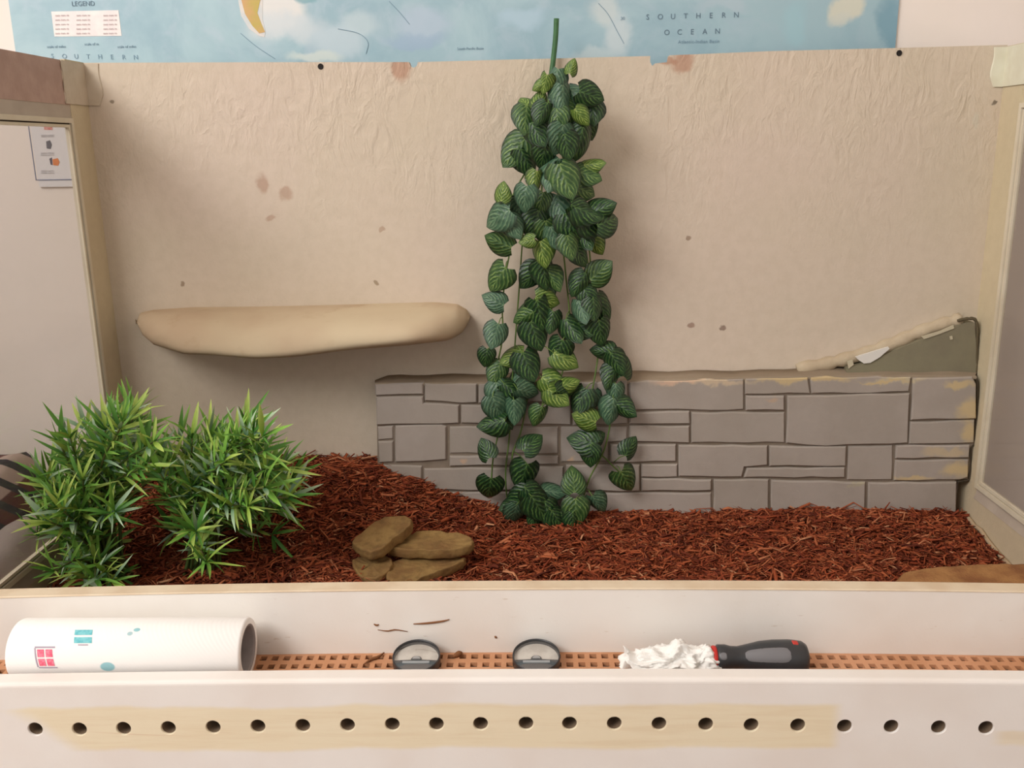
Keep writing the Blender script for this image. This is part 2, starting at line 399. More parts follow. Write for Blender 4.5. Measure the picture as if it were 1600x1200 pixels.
# glazed side panels
def side_panel(side):
    X0, X1 = side*W, side*(W+.006)
    lo, hi = min(X0, X1), max(X0, X1)
    zb, zt, ya, yb = .108, .63, -.050, -.425      # opening
    inner = M_PLASTER_SIDE
    mb = MB(); mb.box((lo, ya, 0), (hi, .014, .7055)); mb.box((lo, -.477, 0), (hi, yb, .69)); mb.box((lo, yb, 0), (hi, ya, zb))
    p = mb.build('side_panel', inner, T)
    m2 = MB(); m2.box((lo, yb, .650), (hi, ya+.0002, .7035)); r = m2.build('top_rail', M_BROWN if side < 0 else inner, p)
    if side < 0: r['label'] = 'bare reddish brown top rail'
    m3 = MB(); m3.box((lo+.0005, yb, zt), (hi-.0005, ya, .650)); m3.build('frame_lintel', M_FRAME_GREY if side < 0 else inner, p)
    # sloped bottom chamfer and two nested beads
    def ring(t0, t1, proud, name, mat):
        xa, xb = side*(W-proud), side*(W+.005); l2, h2 = min(xa, xb), max(xa, xb); q = MB()
        zo0, zo1, yo0, yo1 = zb+.018, zt, ya-.004, yb+.004
        q.box((l2, yo0-t1, zo0+t0), (h2, yo0-t0, zo1-t0)); q.box((l2, yo1+t0, zo0+t0), (h2, yo1+t1, zo1-t0))
        q.box((l2, yo1+t1, zo0+t0), (h2, yo0-t1, zo0+t1)); q.box((l2, yo1+t1, zo1-t1), (h2, yo0-t1, zo1-t0))
        return q.build(name, mat, p)
    ring(-.0035, .0025, .002, 'window_frame', M_FRAME)
    ring(.0025, .0043, -.001, 'frame_groove', M_DARK if side < 0 else M_FRAME_GREY)
    ring(.0043, .0080, .0005, 'window_bead', M_FRAME)
    q = MB(); xi, xo = side*(W-.001), side*(W+.0055)
    q.add([(xi, yb, zb-.002), (xi, ya, zb-.002), (side*(W+.004), ya, zb+.016), (side*(W+.004), yb, zb+.016), (xo, yb, zb-.002), (xo, ya, zb-.002)],
          [(0, 1, 2, 3), (1, 5, 2), (0, 3, 4), (0, 4, 5, 1), (2, 5, 4, 3)])
    q.build('sloped_sill', M_FRAME_GREY, p)
    g = MB(); xg = side*(W+.002); g.box((min(xg, xg+side*.002), yb+.004, zb+.02), (max(xg, xg+side*.002), ya-.006, zt-.004)); g.build('window_pane', M_GLASS, p)
    return p
side_panel(-1); side_panel(1)
MB().box((-W, -.46, 0), (W, 0, .014)).build('floor_panel', M_UNDER, T)

# sill board (upper front board), its beige top edge a cap of its own
XS = [-.62+1.24*i/40 for i in range(41)]
mb = MB(); extrude_x(mb, [(-.460, 0, 0), (-.477, 0, 0), (-.477, .1875, 1), (-.460, .1875, 1)], XS, .0062); sill = mb.build('sill_board', M_BOARD, T)
mb = MB(); extrude_x(mb, [(-.4595, .1875, 1), (-.4775, .1875, 1), (-.4775, .1882, 1), (-.4765, .1890, 1), (-.461, .1890, 1), (-.4595, .1882, 1)], XS, .0062); o = mb.build('sill_edging', M_SILLTOP, sill); o['label'] = 'beige edging along the top'

# vent grille: three rows of square holes
GZ = .1222
def grille():
    px, rows = .0112, [(-.477-.0035-.0075, .0075), (-.477-.0035-.0145-.0075, .0075), (-.477-.0035-.029-.0075, .0075)]
    v = []; f = []; th = .004
    def q(p): n = len(v); v.extend(p); f.append((n, n+1, n+2, n+3))
    x = -.615
    ys = sorted({-.4772, -.545}|{a for a, h in rows}|{a+h for a, h in rows}, reverse=True)
    while x < .612:
        x0, x1 = x, x+px; hx0, hx1 = x+.0024, x+px-.0024
        bz = lambda xx: GZ+bow(xx)
        for a, b in zip(ys[:-1], ys[1:]):
            hole = any(abs(b-r) < 1e-6 and abs(a-(r+h)) < 1e-6 for r, h in rows)
            if not hole: q([(x0, a, bz(x0)), (x0, b, bz(x0)), (x1, b, bz(x1)), (x1, a, bz(x1))])
            else:
                q([(x0, a, bz(x0)), (x0, b, bz(x0)), (hx0, b, bz(hx0)), (hx0, a, bz(hx0))]); q([(hx1, a, bz(hx1)), (hx1, b, bz(hx1)), (x1, b, bz(x1)), (x1, a, bz(x1))])
                c = [(hx0, a), (hx0, b), (hx1, b), (hx1, a)]
                for i in range(4):
                    (xa, ya), (xb, yb) = c[i], c[(i+1) % 4]
                    q([(xa, ya, bz(xa)), (xb, yb, bz(xb)), (xb, yb, bz(xb)-th), (xa, ya, bz(xa)-th)])
        x += px
    return obj('vent_grille', v, f, M_GRILLE, T, recalc=False)
o = grille(); o['label'] = 'tan vent grille with rows of small square holes'
MB().box((-.62, -.545, .085), (.62, -.477, .092)).build('trough_floor', M_UNDER, T)

# front board with its row of drilled holes
HX = [55, 124, 193, 263, 333, 403, 473, 543, 613, 682, 751, 822, 890, 960, 1030, 1103, 1174, 1247, 1320, 1393, 1467, 1541]
HY = [1139.5, 1139.5, 1138.5, 1137.5, 1136.5, 1135, 1134, 1133, 1132, 1131.5, 1131, 1130.5, 1130.5, 1130.5, 1131, 1132, 1133, 1133.5, 1135, 1135.5, 1136.5, 1137.5]
YF = -.563
def front_board():
    mb = MB(); k_ = .0042
    z0, z1 = .084, .122
    arc = [(YF+.004-.004*math.sin(a), .1455-.004+.004*math.cos(a), 1) for a in (0, .4, .8, 1.2, math.pi/2)]
    prof = [(-.545, 0, 0), (-.545, .1475-.002, 1)]+[(-.547, .1475, 1)]+[(y, z+.002, 1) for y, z, _ in arc]
    # strip from the back over the top to the band top, then band bottom to base
    C = [at(x, y, YF) for x, y in zip(HX, HY)]
    edges = [-.62]+[(C[i].x+C[i+1].x)/2 for i in range(len(C)-1)]+[.62]
    edges[0] = C[0].x-.022; last = C[-1].x+.022; edges[-1] = last
    xs = [-.62]+edges+[.62]
    chain = [(-.545, 0, 0)]+prof[1:]+[(YF, z1, 1)]
    n = len(chain); v = []; f = []
    for x in xs:
        for y, z, g in chain: v.append((x, y, z+bow(x, k_)*g))
    for i in range(len(xs)-1):
        for j in range(n-1): f.append((i*n+j, i*n+j+1, (i+1)*n+j+1, (i+1)*n+j))
    mb.add(v, f)
    v = []; f = []
    for x in xs: v += [(x, YF, z0+bow(x, k_)), (x, YF, 0)]
    for i in range(len(xs)-1): f.append((2*i, 2*i+1, 2*i+3, 2*i+2))
    mb.add(v, f)
    for a, b in ((xs[0], xs[1]), (xs[-2], xs[-1])):
        mb.add([(a, YF, z0+bow(a, k_)), (b, YF, z0+bow(b, k_)), (b, YF, z1+bow(b, k_)), (a, YF, z1+bow(a, k_))], [(0, 1, 2, 3)])
    for i, c in enumerate(C):
        xa, xb = edges[i], edges[i+1]
        za, zb = z0, z1
        corners = [math.atan2(zc-c.z, xc-c.x) % (2*math.pi) for xc, zc in ((xa, z0+bow(xa, k_)), (xb, z0+bow(xb, k_)), (xb, z1+bow(xb, k_)), (xa, z1+bow(xa, k_)))]
        ang = sorted([2*math.pi*k/20+.01 for k in range(20)]+corners); m = len(ang)
        outer = []
        for a in ang:
            dx, dz = math.cos(a), math.sin(a); best = 1e9
            if dx > 1e-9: best = min(best, (xb-c.x)/dx)
            if dx < -1e-9: best = min(best, (xa-c.x)/dx)
            for zz, sgn in ((z1, 1), (z0, -1)):
                if dz*sgn > .06:
                    t_ = (zz+bow(c.x, k_)-c.z)/dz
                    for _ in range(4): t_ = (zz+bow(c.x+t_*dx, k_)-c.z)/dz
                    best = min(best, t_)
            outer.append((c.x+dx*best, YF, c.z+dz*best))
        rings = [outer]
        for rr, yy in ((.0069, 0), (.0064, .0006), (.0063, .0018), (.0063, .018)):
            rings.append([(c.x+rr*math.cos(a), YF+yy, c.z+rr*math.sin(a)) for a in ang])
        v = [p for r in rings for p in r]; f = []
        for r in range(len(rings)-1):
            for k in range(m): f.append((r*m+k, r*m+(k+1) % m, (r+1)*m+(k+1) % m, (r+1)*m+k))
        mb.add(v, f)
    bm = bmesh.new(); me = bpy.data.meshes.new('tmp'); me.from_pydata([tuple(a) for a in mb.v], [], mb.f); bm.from_mesh(me)
    bmesh.ops.remove_doubles(bm, verts=bm.verts, dist=2e-5); bm.verts.index_update()
    vv = [a.co.copy() for a in bm.verts]; ff = [[q.index for q in g.verts] for g in bm.faces]; bm.free(); bpy.data.meshes.remove(me)
    o = obj('front_board', vv, ff, M_FRONT, T)
    o.data.materials.append(simple('dark_hole_wall', (128, 108, 88), .9))  # walls of the drilled holes, coloured darker than the board face
    for p in o.data.polygons:
        if p.center.y+ORG[T].y > YF+.0019 and abs(p.normal.y) < .3 and p.center.z < .125 and all(abs(o.data.vertices[i].co.y+ORG[T].y+.545) < .0008 or abs(o.data.vertices[i].co.y+ORG[T].y-YF-.0018) < .0008 for i in p.vertices) and p.area < 1e-3: p.material_index = 1
    return o
o = front_board(); o['label'] = 'white front board with a row of drilled holes and a bare wood strip'

# ------------------------------------------------------------------ faux stone wall
SY = -.036
def stone_mat():
    t = NT('grey_painted_stone'); p = t.pos(); r = t.new('ShaderNodeObjectInfo').outputs['Random']
    n = t.noise(p, 14, 4).outputs[0]; n2 = t.noise(p, 4, 2).outputs[0]
    c = t.mix(t.ramp(n, .35, .65), lin((176, 165, 156)), lin((168, 157, 147)))
    x, y, z = t.xyz(p)
    c = t.mix(t.math('MULTIPLY', r, .35), c, lin((152, 142, 128)))
    # worn yellow foam on the right-hand edges and some worn top edges
    nv = t.noise(p, 40, 4); pv = t.vmath('ADD', p, t.scale(t.vmath('SUBTRACT', nv.outputs['Color'], (.5, .5, .5)), (.03,)*3))
    def s(px, py, rx, ry, col, am=.8):
        nonlocal c
        q = at(px, py, SY); m = mpp(q); c = t.spot(c, pv, q, (rx*m, .1, ry*m), col, .7, am)
    Yw = (206, 182, 136)
    s(1514, 638, 26, 28, Yw); s(1500, 600, 36, 8, Yw); s(1516, 675, 20, 26, Yw); s(1500, 735, 40, 18, Yw); s(1425, 746, 44, 7, Yw); s(1480, 707, 50, 9, (196, 176, 144))
    s(1110, 596, 80, 8, (210, 188, 158)); s(1230, 592, 70, 8, Yw); s(1290, 591, 60, 8, Yw); s(1060, 596, 50, 8, (216, 182, 156)); s(1400, 594, 60, 7, (200, 184, 150)); s(1205, 624, 14, 6, (190, 164, 140)); s(1380, 596, 50, 3, Yw)
    s(728, 720, 9, 6, (200, 168, 140)); s(892, 718, 9, 5, (205, 172, 142)); s(1340, 758, 20, 5, (176, 166, 142))
    return t.done(c, .9, t.bump(t.noise(p, 120, 4).outputs[0], .35, .0015), .12)
M_STONE = stone_mat()
M_GROUT = simple('dark_joint', (140, 126, 112), .9, (130, 116, 100), 20, .2)
SW = thing('stone_relief', 'low grey carved block wall relief along the back of the terrarium', 'wall relief', (.18, -.03, .06))
STONES = [
 [(586, 601), (661, 599), (661, 616), (587, 618)], [(664, 600), (745, 600), (745, 629), (720, 630), (664, 626)], [(748, 600), (860, 599), (860, 629), (748, 630)],
 [(863, 599), (979, 596), (980, 630), (863, 630)], [(984, 597), (1162, 592), (1162, 640), (1110, 642), (1060, 640), (984, 641)],
 [(1165, 592), (1262, 590), (1266, 615), (1165, 616)], [(1166, 619), (1225, 619), (1225, 641), (1166, 641)], [(1267, 590), (1424, 589), (1420, 612), (1360, 615), (1269, 615)],
 [(1427, 591), (1519, 589), (1525, 600), (1525, 654), (1424, 656)], [(1423, 660), (1523, 657), (1522, 692), (1421, 694)], [(1231, 619), (1330, 617), (1421, 615), (1418, 692), (1360, 694), (1290, 697), (1229, 692)],
 [(588, 621), (661, 620), (662, 630), (717, 633), (717, 661), (589, 664)], [(721, 633), (860, 633), (892, 633), (892, 664), (721, 661)], [(896, 633), (980, 634), (980, 662), (896, 665)],
 [(984, 645), (1077, 643), (1078, 662), (984, 662)], [(984, 666), (1077, 666), (1077, 692), (984, 690)], [(1081, 645), (1226, 645), (1226, 692), (1081, 692)],
 [(590, 668), (614, 666), (614, 686), (591, 688)], [(591, 691), (614, 690), (614, 722), (593, 723)], [(618, 666), (690, 664), (697, 667), (697, 718), (660, 721), (618, 722)],
 [(703, 668), (872, 668), (872, 709), (703, 709)], [(703, 713), (872, 713), (872, 725), (703, 728)], [(877, 668), (980, 668), (980, 690), (950, 692), (950, 721), (877, 722)],
 [(954, 695), (1056, 695), (1056, 721), (954, 722)], [(1061, 696), (1199, 697), (1199, 727), (1163, 730), (1159, 745), (1061, 744)], [(1203, 697), (1250, 698), (1322, 698), (1321, 728), (1203, 728)],
 [(1168, 732), (1320, 731), (1320, 746), (1163, 746)], [(1327, 698), (1395, 697), (1394, 750), (1325, 750)], [(1401, 697), (1515, 696), (1514, 715), (1400, 716)], [(1400, 720), (1514, 719), (1513, 746), (1500, 750), (1398, 751)],
 [(594, 727), (640, 728), (659, 729), (659, 790), (596, 785)], [(663, 733), (880, 730), (880, 766), (663, 766)], [(663, 770), (880, 770), (880, 830), (663, 830)],
 [(885, 727), (999, 727), (999, 767), (885, 767)], [(1003, 727), (1112, 748), (1111, 766), (1003, 767)] and [(1003, 748), (1111, 750), (1111, 766), (1003, 767)], [(1003, 727), (1060, 727), (1155, 748), (1111, 748), (1003, 745)] and [(1003, 726), (1058, 726), (1058, 745), (1003, 745)],
 [(885, 771), (1111, 771), (1111, 830), (885, 830)], [(1116, 750), (1201, 750), (1201, 830), (1116, 830)], [(1206, 751), (1352, 754), (1352, 830), (1206, 830)], [(1358, 755), (1495, 754), (1494, 830), (1358, 830)]]
for st in STONES:
    pts = []
    n = len(st)
    for i in range(n):
        a, b_ = Vector(st[i]), Vector(st[(i+1) % n]); L = (b_-a).length; m = max(1, min(6, int(L/26)))
        nv = Vector((-(b_-a).y, (b_-a).x)).normalized()
        for k in range(m):
            t_ = k/m; off = 0 if k == 0 else .9*math.sin(k*2.3+a.x*.05+a.y*.11)
            pts.append(a.lerp(b_, t_)+nv*off)
    cc0 = sum((Vector(q) for q in st), Vector((0, 0)))/len(st)
    hw = max(abs(q[0]-cc0.x) for q in st); hh = max(abs(q[1]-cc0.y) for q in st)
    pts = [Vector((cc0.x+(p.x-cc0.x)*(1+.55/hw), cc0.y+(p.y-cc0.y)*(1+.55/hh))) for p in pts]
    P3 = [at(p.x, p.y, SY) for p in pts]; c = sum(P3, Vector())/len(P3); dy = random.uniform(-.0015, .0012); m = len(P3)
    # true inset by averaging the two edge normals
    def inset(d):
        out = []
        area2 = sum(P3[i].x*P3[(i+1) % m].z-P3[(i+1) % m].x*P3[i].z for i in range(m)); sg = 1 if area2 > 0 else -1
        for i in range(m):
            e0 = (P3[i]-P3[i-1]); e1 = (P3[(i+1) % m]-P3[i])
            n0 = Vector((-e0.z, 0, e0.x)).normalized()*sg; n1 = Vector((-e1.z, 0, e1.x)).normalized()*sg
            nn = (n0+n1); nn = nn/max(.5, nn.length_squared/2) if nn.length > .2 else n0
            out.append(P3[i]+nn*d)
        return out
    R0 = [Vector((p.x, SY+.012, p.z)) for p in P3]; R1 = [Vector((p.x, SY+.0025+dy, p.z)) for p in P3]; R2 = [Vector((p.x, SY+dy, p.z)) for p in inset(.0017)]
    v = R0+R1+R2; f = []
    for r in range(2): f += [(r*m+k, r*m+(k+1) % m, (r+1)*m+(k+1) % m, (r+1)*m+k) for k in range(m)]
    f.append(tuple(range(2*m, 3*m)))
    obj('stone', v, f, M_STONE, SW)
# recessed joint backing and plaster ledge on top
def prism(name, px, Yf, Yb, mat, parent):
    P = [at(x, y, Yf) for x, y in px]; n = len(P)
    v = [Vector((p.x, Yf, p.z)) for p in P]+[Vector((p.x, Yb, p.z)) for p in P]
    f = [tuple(range(n))]+[tuple(range(2*n-1, n-1, -1))]+[(i, (i+1) % n, n+(i+1) % n, n+i) for i in range(n)]
    return obj(name, v, f, mat, parent)
o = prism('joint_backing', [(588, 603), (800, 601), (1000, 598), (1200, 593), (1422, 591), (1521, 592), (1522, 690), (1512, 748), (1492, 750), (1492, 850), (598, 850), (590, 720)], SY+.0036, -.0005, M_GROUT, SW); o['label'] = 'darker recessed joints'
M_LEDGE = simple('grey_brown_ledge', (158, 142, 122), .9, (146, 130, 110), 12, .25)
xs = np.linspace(586, 1526, 48)
lf = lambda x: interp(x, [586, 800, 1000, 1162, 1262, 1422, 1526], [599, 598, 595, 590.5, 588.5, 587.5, 588])
lt = lambda x: interp(x, [586, 610, 750, 1000, 1200, 1260, 1325, 1526], [594, 586, 584, 580, 578, 574, 572, 572])
v = []; f = []
for i, x in enumerate(xs):
    a = at(x, lf(x), SY+.0022); b_ = at(x, lt(x), -.002+.0); j = .0010*math.sin(i*1.3)
    v += [a+Vector((0, 0, -.004)), a+Vector((0, -.001, -.0005)), a+Vector((0, .004, .0008)), a.lerp(b_, .5)+Vector((0, 0, -.001+j)), b_+Vector((0, 0, j)), Vector((b_.x, .0, b_.z-.02))]
for i in range(len(xs)-1):
    for k in range(5): f.append((i*6+k, i*6+k+1, (i+1)*6+k+1, (i+1)*6+k))
o = obj('top_ledge', v, f, M_LEDGE, SW, smooth=True); o['label'] = 'sloping plaster ledge along the top'
# grey-green corner slab at the right with its tan border and torn white flake
CS = thing('corner_slab', 'grey-green wedge of board in the right corner above the block relief', 'panel', at(1430, 585, -.01))
prism('slab_face', [(1322, 586), (1323, 574), (1345, 570), (1378, 557), (1404, 545), (1440, 531), (1475, 518), (1494, 511), (1512, 504), (1522, 504), (1524, 520), (1526, 560), (1528, 587)], -.018, -.0005, simple('grey_green_board', (136, 130, 106), .85, (128, 120, 100), 14, .2), CS)
M_BORD = simple('tan_border', (196, 180, 154), .85, (184, 166, 140), 20, .35)
def ridge(name, px, r, Y, mat, parent):
    P = spline([at(x, y, Y) for x, y in px], 30)
    return MB().tube(P, [r*(.8+.35*abs(math.sin(i*.9))) for i in range(31)], 8).build(name, mat, parent, smooth=True)
ridge('slab_border', [(1245, 577), (1285, 570), (1318, 562), (1360, 550), (1395, 537), (1430, 522), (1470, 508), (1500, 500)], .0095, -.004, M_BORD, CS)
ridge('slab_edge', [(1496, 501), (1512, 498), (1523, 499), (1527, 512), (1526, 540), (1526, 585)], .0022, -.0165, simple('dark_slab_edge', (96, 86, 66), .9), CS)
ridge('gap_shadow_strip', [(1521, 590), (1527, 596), (1527, 625), (1526, 656), (1523, 680), (1523, 694), (1517, 700), (1516, 725), (1515, 748), (1506, 751), (1496, 753)], .0016, SY+.004, simple('gap_shadow_strip', (72, 62, 48), .9), SW)  # added dark strip, its colour stands in for the shaded gap beside the blocks
M_FLAKE = simple('white_torn_flake', (226, 222, 214), .7)
o = prism('torn_flake', [(1337, 558), (1345, 555), (1368, 548), (1388, 542), (1390, 545), (1375, 558), (1360, 567), (1350, 568), (1342, 563)], -.0205, -.0176, M_FLAKE, CS); o['label'] = 'torn white flake'
for q in ([(1484, 526), (1488, 525), (1489, 530), (1485, 531)], [(1440, 526), (1470, 517), (1490, 508), (1491, 513), (1468, 522), (1444, 530)], [(1324, 565), (1332, 562), (1334, 570), (1326, 576)]):
    prism('pale_chip', q, -.0195, -.0176, simple('pale_chip', (196, 186, 160), .8), CS)

# ------------------------------------------------------------------ rock ledge (moulded shelf)
def ledge():
    topx = [212, 222, 240, 300, 400, 500, 600, 680, 715, 730, 736]
    topy = [506, 488, 484, 480, 479, 477, 474, 472, 475, 484, 497]
    botx = [212, 222, 240, 265, 290, 330, 400, 440, 480, 560, 640, 700, 722, 732, 736]
    boty = [507, 524, 538, 548, 556, 556, 561, 561, 558, 548, 541, 530, 520, 508, 499]
    xs = list(np.concatenate([np.linspace(212.5, 235, 8), np.linspace(240, 705, 50), np.linspace(710, 735.5, 9)]))
    v = []; f = []; K = 18
    for x in xs:
        yt = interp(x, topx, topy); yb = interp(x, botx, boty)
        sz = min(1, max(.05, (yb-yt)/55)); ur = min(1, (737-x)/110); ul = min(1, (x-211)/110); D = .108*(1-(1-ur)**2)**.6*(1-(1-ul)**2)**.5
        pt = at(x, yt, -.0); pf = at(x, (yt+yb)/2+8, -D); pb = at(x, yb, -D*.86)
        X = pt.x
        # D-shaped section: wall top -> nose -> underside -> wall
        secs = [Vector((pt.x, .001, pt.z))]
        z0, zb_ = pt.z, pb.z
        for k in range(1, K):
            a = k/(K-1)
            if a < .62:
                q = a/.62; yy = -D*math.sin(q*math.pi/2)**.8; zz = z0+(at(x, yb, -D).z+.006-z0)*(1-math.cos(q*math.pi/2))**1.0
                px_ = at(x, yb, yy)
            else:
                q = (a-.62)/.38; yy = -D*math.cos(q*math.pi/2)+.001*q; zn = at(x, yb, -D).z+.006; zz = zn-.016*sz*math.sin(q*math.pi/2)
                px_ = at(x, yb, yy)
            P_ = Vector((px_.x, yy, zz))
            nn = noise.noise(Vector((P_.x*9, yy*14, zz*14)))*.0075*sz+noise.noise(Vector((P_.x*30, yy*34, zz*34)))*.0012
            if a > .08: P_ += Vector((0, -nn, nn*.6))
            P_.y = min(P_.y, .001); secs.append(P_)
        v += secs
    m = K
    for i in range(len(xs)-1):
        for k in range(m-1): f.append((i*m+k, i*m+k+1, (i+1)*m+k+1, (i+1)*m+k))
    f += [tuple(range(m)), tuple(range((len(xs)-1)*m, len(xs)*m))]
    t = NT('sandy_moulded_rock'); p = t.pos(); x, y, z = t.xyz(p)
    n = t.noise(p, 10, 4).outputs[0]; n2 = t.noise(p, 4, 3).outputs[0]
    c = t.mix(t.ramp(n, .35, .65, 0, .8), lin((198, 178, 150)), lin((188, 164, 137)))
    c = t.mix(t.ramp(n2, .45, .65, 0, .7), c, lin((206, 190, 160)))
    c = t.mix(t.ramp(t.noise(p, 26, 4).outputs[0], .55, .75, 0, .4), c, lin((172, 144, 114)))
    nr = t.bump(t.noise(p, 180, 3).outputs[0], .2, .001)
    o = obj('rock_ledge', v, f, t.done(c, .85, nr, .15), smooth=True, origin=(-.34, 0, .33))
    tag(o, 'long smooth sandy rock shelf jutting from the plastered back', 'ledge')
ledge()

# ------------------------------------------------------------------ bark mulch
BX = [-.6, -.5, -.40, -.28, -.236, -.215, -.172, -.14, -.085, -.0454, 0, .09, .228, .275, .38, .45, .53, .585, .6]
BZ = [.135, .145, .152, .154, .152, .140, .128, .112, .094, .078, .076, .080, .075, .082, .083, .076, .078, .074, .07]
FX = [-.6, -.4, -.25, -.1, 0, .3, .5, .6]; FZ = [.088, .090, .086, .076, .072, .068, .056, .052]
def barkz(x, y):
    t_ = min(1, max(0, (-y-.02)/.19)); t_ = t_*t_*(3-2*t_)
    z = interp(x, BX, BZ)*(1-t_)+interp(x, FX, FZ)*t_
    return z+.006*noise.noise(Vector((x*14, y*14, 3)))+.003*noise.noise(Vector((x*40, y*40, 7)))
def bark_mat(name):
    t = NT(name); g = t.new('ShaderNodeNewGeometry'); r = g.outputs['Random Per Island']
    cr = t.new('ShaderNodeValToRGB'); t.link(r, cr.inputs[0]); e = cr.color_ramp.elements
    cols = [(0, (84, 36, 23)), (.18, (120, 54, 33)), (.42, (150, 70, 42)), (.62, (166, 84, 50)), (.82, (180, 99, 62)), (.95, (196, 120, 82)), (1, (214, 158, 118))]
    e[0].position = 0; e[0].color = lin(cols[0][1]); e[1].position = 1; e[1].color = lin(cols[-1][1])
    for p_, c in cols[1:-1]: q = e.new(p_); q.color = lin(c)
    n = t.noise(t.pos(), 90, 3).outputs[0]
    c = t.mix(t.ramp(n, .35, .7, 0, .4), cr.outputs[0], lin((100, 48, 34)))
    return t.done(c, .8, t.bump(t.noise(t.pos(), 400, 2).outputs[0], .3, .0008), .2)
M_BARK = bark_mat('red_bark_shreds')
def bark():
    nx, ny = 150, 50; v = []; f = []
    for i in range(nx+1):
        for j in range(ny+1):
            x = -.599+1.198*i/nx; y = -.001-.457*j/ny; v.append((x, y, barkz(x, y)-.003))
    for i in range(nx):
        for j in range(ny):
            a = i*(ny+1)+j; f.append((a, a+1, a+ny+2, a+ny+1))
    V = np.array(v); nb = len(V)
    N = 52000
    cx = RNG.uniform(-.592, .592, N); cy = -RNG.uniform(0, 1, N)**1.15*.33-.004; far = RNG.random(N) < .08; cy[far] = RNG.uniform(-.455, -.3, far.sum())
    hid = (cy > -.034) & (cx > -.225); cy[hid] -= .035
    cz = np.array([barkz(a, b) for a, b in zip(cx, cy)])
    L = RNG.gamma(3.2, .0048, N).clip(.005, .042); Wd = RNG.gamma(3, .0007, N).clip(.0006, .005); chip = RNG.random(N) < .05; Wd[chip] = RNG.uniform(.004, .009, chip.sum()); L[chip] = RNG.uniform(.010, .026, chip.sum()); Th = Wd*RNG.uniform(.3, .8, N); Th[chip] *= .45
    yaw = RNG.normal(.1, .75, N)+np.where(RNG.random(N) < .5, 0, math.pi/2)*(RNG.random(N) < .45); pit = RNG.normal(0, .28, N); rol = RNG.uniform(-1, 1, N)
    lim = (cx > .57) | (cx < -.57); yaw[lim] = math.pi/2+RNG.normal(0, .3, lim.sum())
    near = (cy > -.05); yaw[near] = RNG.normal(0, .35, near.sum())
    dx = np.stack([np.cos(yaw)*np.cos(pit), np.sin(yaw)*np.cos(pit), np.sin(pit)], 1)
    up = np.tile([0, 0, 1.], (N, 1)); sd = np.cross(up, dx); sd /= np.linalg.norm(sd, axis=1)[:, None]; up = np.cross(dx, sd)
    s2 = sd*np.cos(rol)[:, None]+up*np.sin(rol)[:, None]; u2 = -sd*np.sin(rol)[:, None]+up*np.cos(rol)[:, None]
    C = np.stack([cx, cy, cz+RNG.uniform(-.002, .0055, N)], 1)
    bend = RNG.normal(0, .12, N)
    rows = []
    for t_, wf, b_ in ((-.5, .55, 0), (0, 1, 1), (.5, .45, 0)):
        base = C+dx*(L*t_)[:, None]+u2*(bend*L*b_)[:, None]+s2*(RNG.normal(0, .06, N)*L)[:, None]
        for sgn, ug in ((-1, 0), (1, 0), (RNG.uniform(-.4, .4, N), 1)):
            rows.append(base+s2*(Wd*.5*wf*sgn)[:, None]+u2*(Th*ug)[:, None])
    VS = np.stack(rows, 1)  # N x 9 x 3
    VS[..., 0] = VS[..., 0].clip(-.598, .598); VS[..., 1] = VS[..., 1].clip(-.457, -.001)
    FS = np.array([(0, 1, 4, 3), (1, 2, 5, 4), (2, 0, 3, 5), (3, 4, 7, 6), (4, 5, 8, 7), (5, 3, 6, 8)])
    quads = (FS[None]+(np.arange(N)*9)[:, None, None]+nb).reshape(-1, 4)
    allv = np.concatenate([V, VS.reshape(-1, 3)]); allf = np.concatenate([np.array(f), quads])
    me = bpy.data.meshes.new('bark_mulch'); me.vertices.add(len(allv)); me.vertices.foreach_set('co', allv.ravel())
    me.loops.add(allf.size); me.loops.foreach_set('vertex_index', allf.ravel().astype(np.int32))
    me.polygons.add(len(allf)); me.polygons.foreach_set('loop_start', np.arange(0, allf.size, 4, dtype=np.int32)); me.polygons.foreach_set('loop_total', np.full(len(allf), 4, np.int32))
    me.update(calc_edges=True); me.validate(); me.materials.append(M_BARK)
    o = link(bpy.data.objects.new('bark_mulch', me)); tag(o, 'bed of shredded reddish brown bark on the terrarium floor', 'mulch', kind='stuff')
bark()
# fine brown soil heaped in the front right corner
def soil():
    v = []; f = []; nx, ny = 54, 30; YR = -.325
    rx = [1375, 1420, 1450, 1500, 1540, 1570, 1600, 1640]; ry = [912, 896, 890, 887, 885, 881, 883, 886]
    X = [at(a, b_, YR).x for a, b_ in zip(rx, ry)]; Z = [at(a, b_, YR).z for a, b_ in zip(rx, ry)]
    for i in range(nx+1):
        x = X[0]+(.597-X[0])*i/nx; zr = interp(x, X, Z)
        for j in range(ny+1):
            y = -.458+.21*j/ny; zb = barkz(x, y)-.008
            e = min(1, max(0, (-.252-y)/(-.252-YR))); e = e*e*(3-2*e)
            edge = min(1, i/7)
            z = zb+(max(zr, zb)-zb)*e*(.5+.5*edge)+.0028*noise.noise(Vector((x*26, y*26, 1)))*e+.001*noise.noise(Vector((x*90, y*90, 5)))
            v.append((x, y, z))
    for i in range(nx):
        for j in range(ny): a = i*(ny+1)+j; f.append((a, a+1, a+ny+2, a+ny+1))
    o = obj('brown_soil', v, f, simple('fine_brown_soil', (134, 88, 54), .95, (172, 126, 78), 22, .8, 420), smooth=True, origin=(.45, -.38, .05))
    tag(o, 'low mound of fine brown soil in the front right corner', 'soil', kind='stuff')
soil()

LP = [Vector((.5965, y, barkz(.6, y)+.006)) for y in np.linspace(-.03, -.27, 14)]
o = MB().tube(LP, .0032, 6).build('liner_edge', simple('tan_liner', (182, 158, 128), .8), T, smooth=True); o['label'] = 'tan liner edge along the right wall'
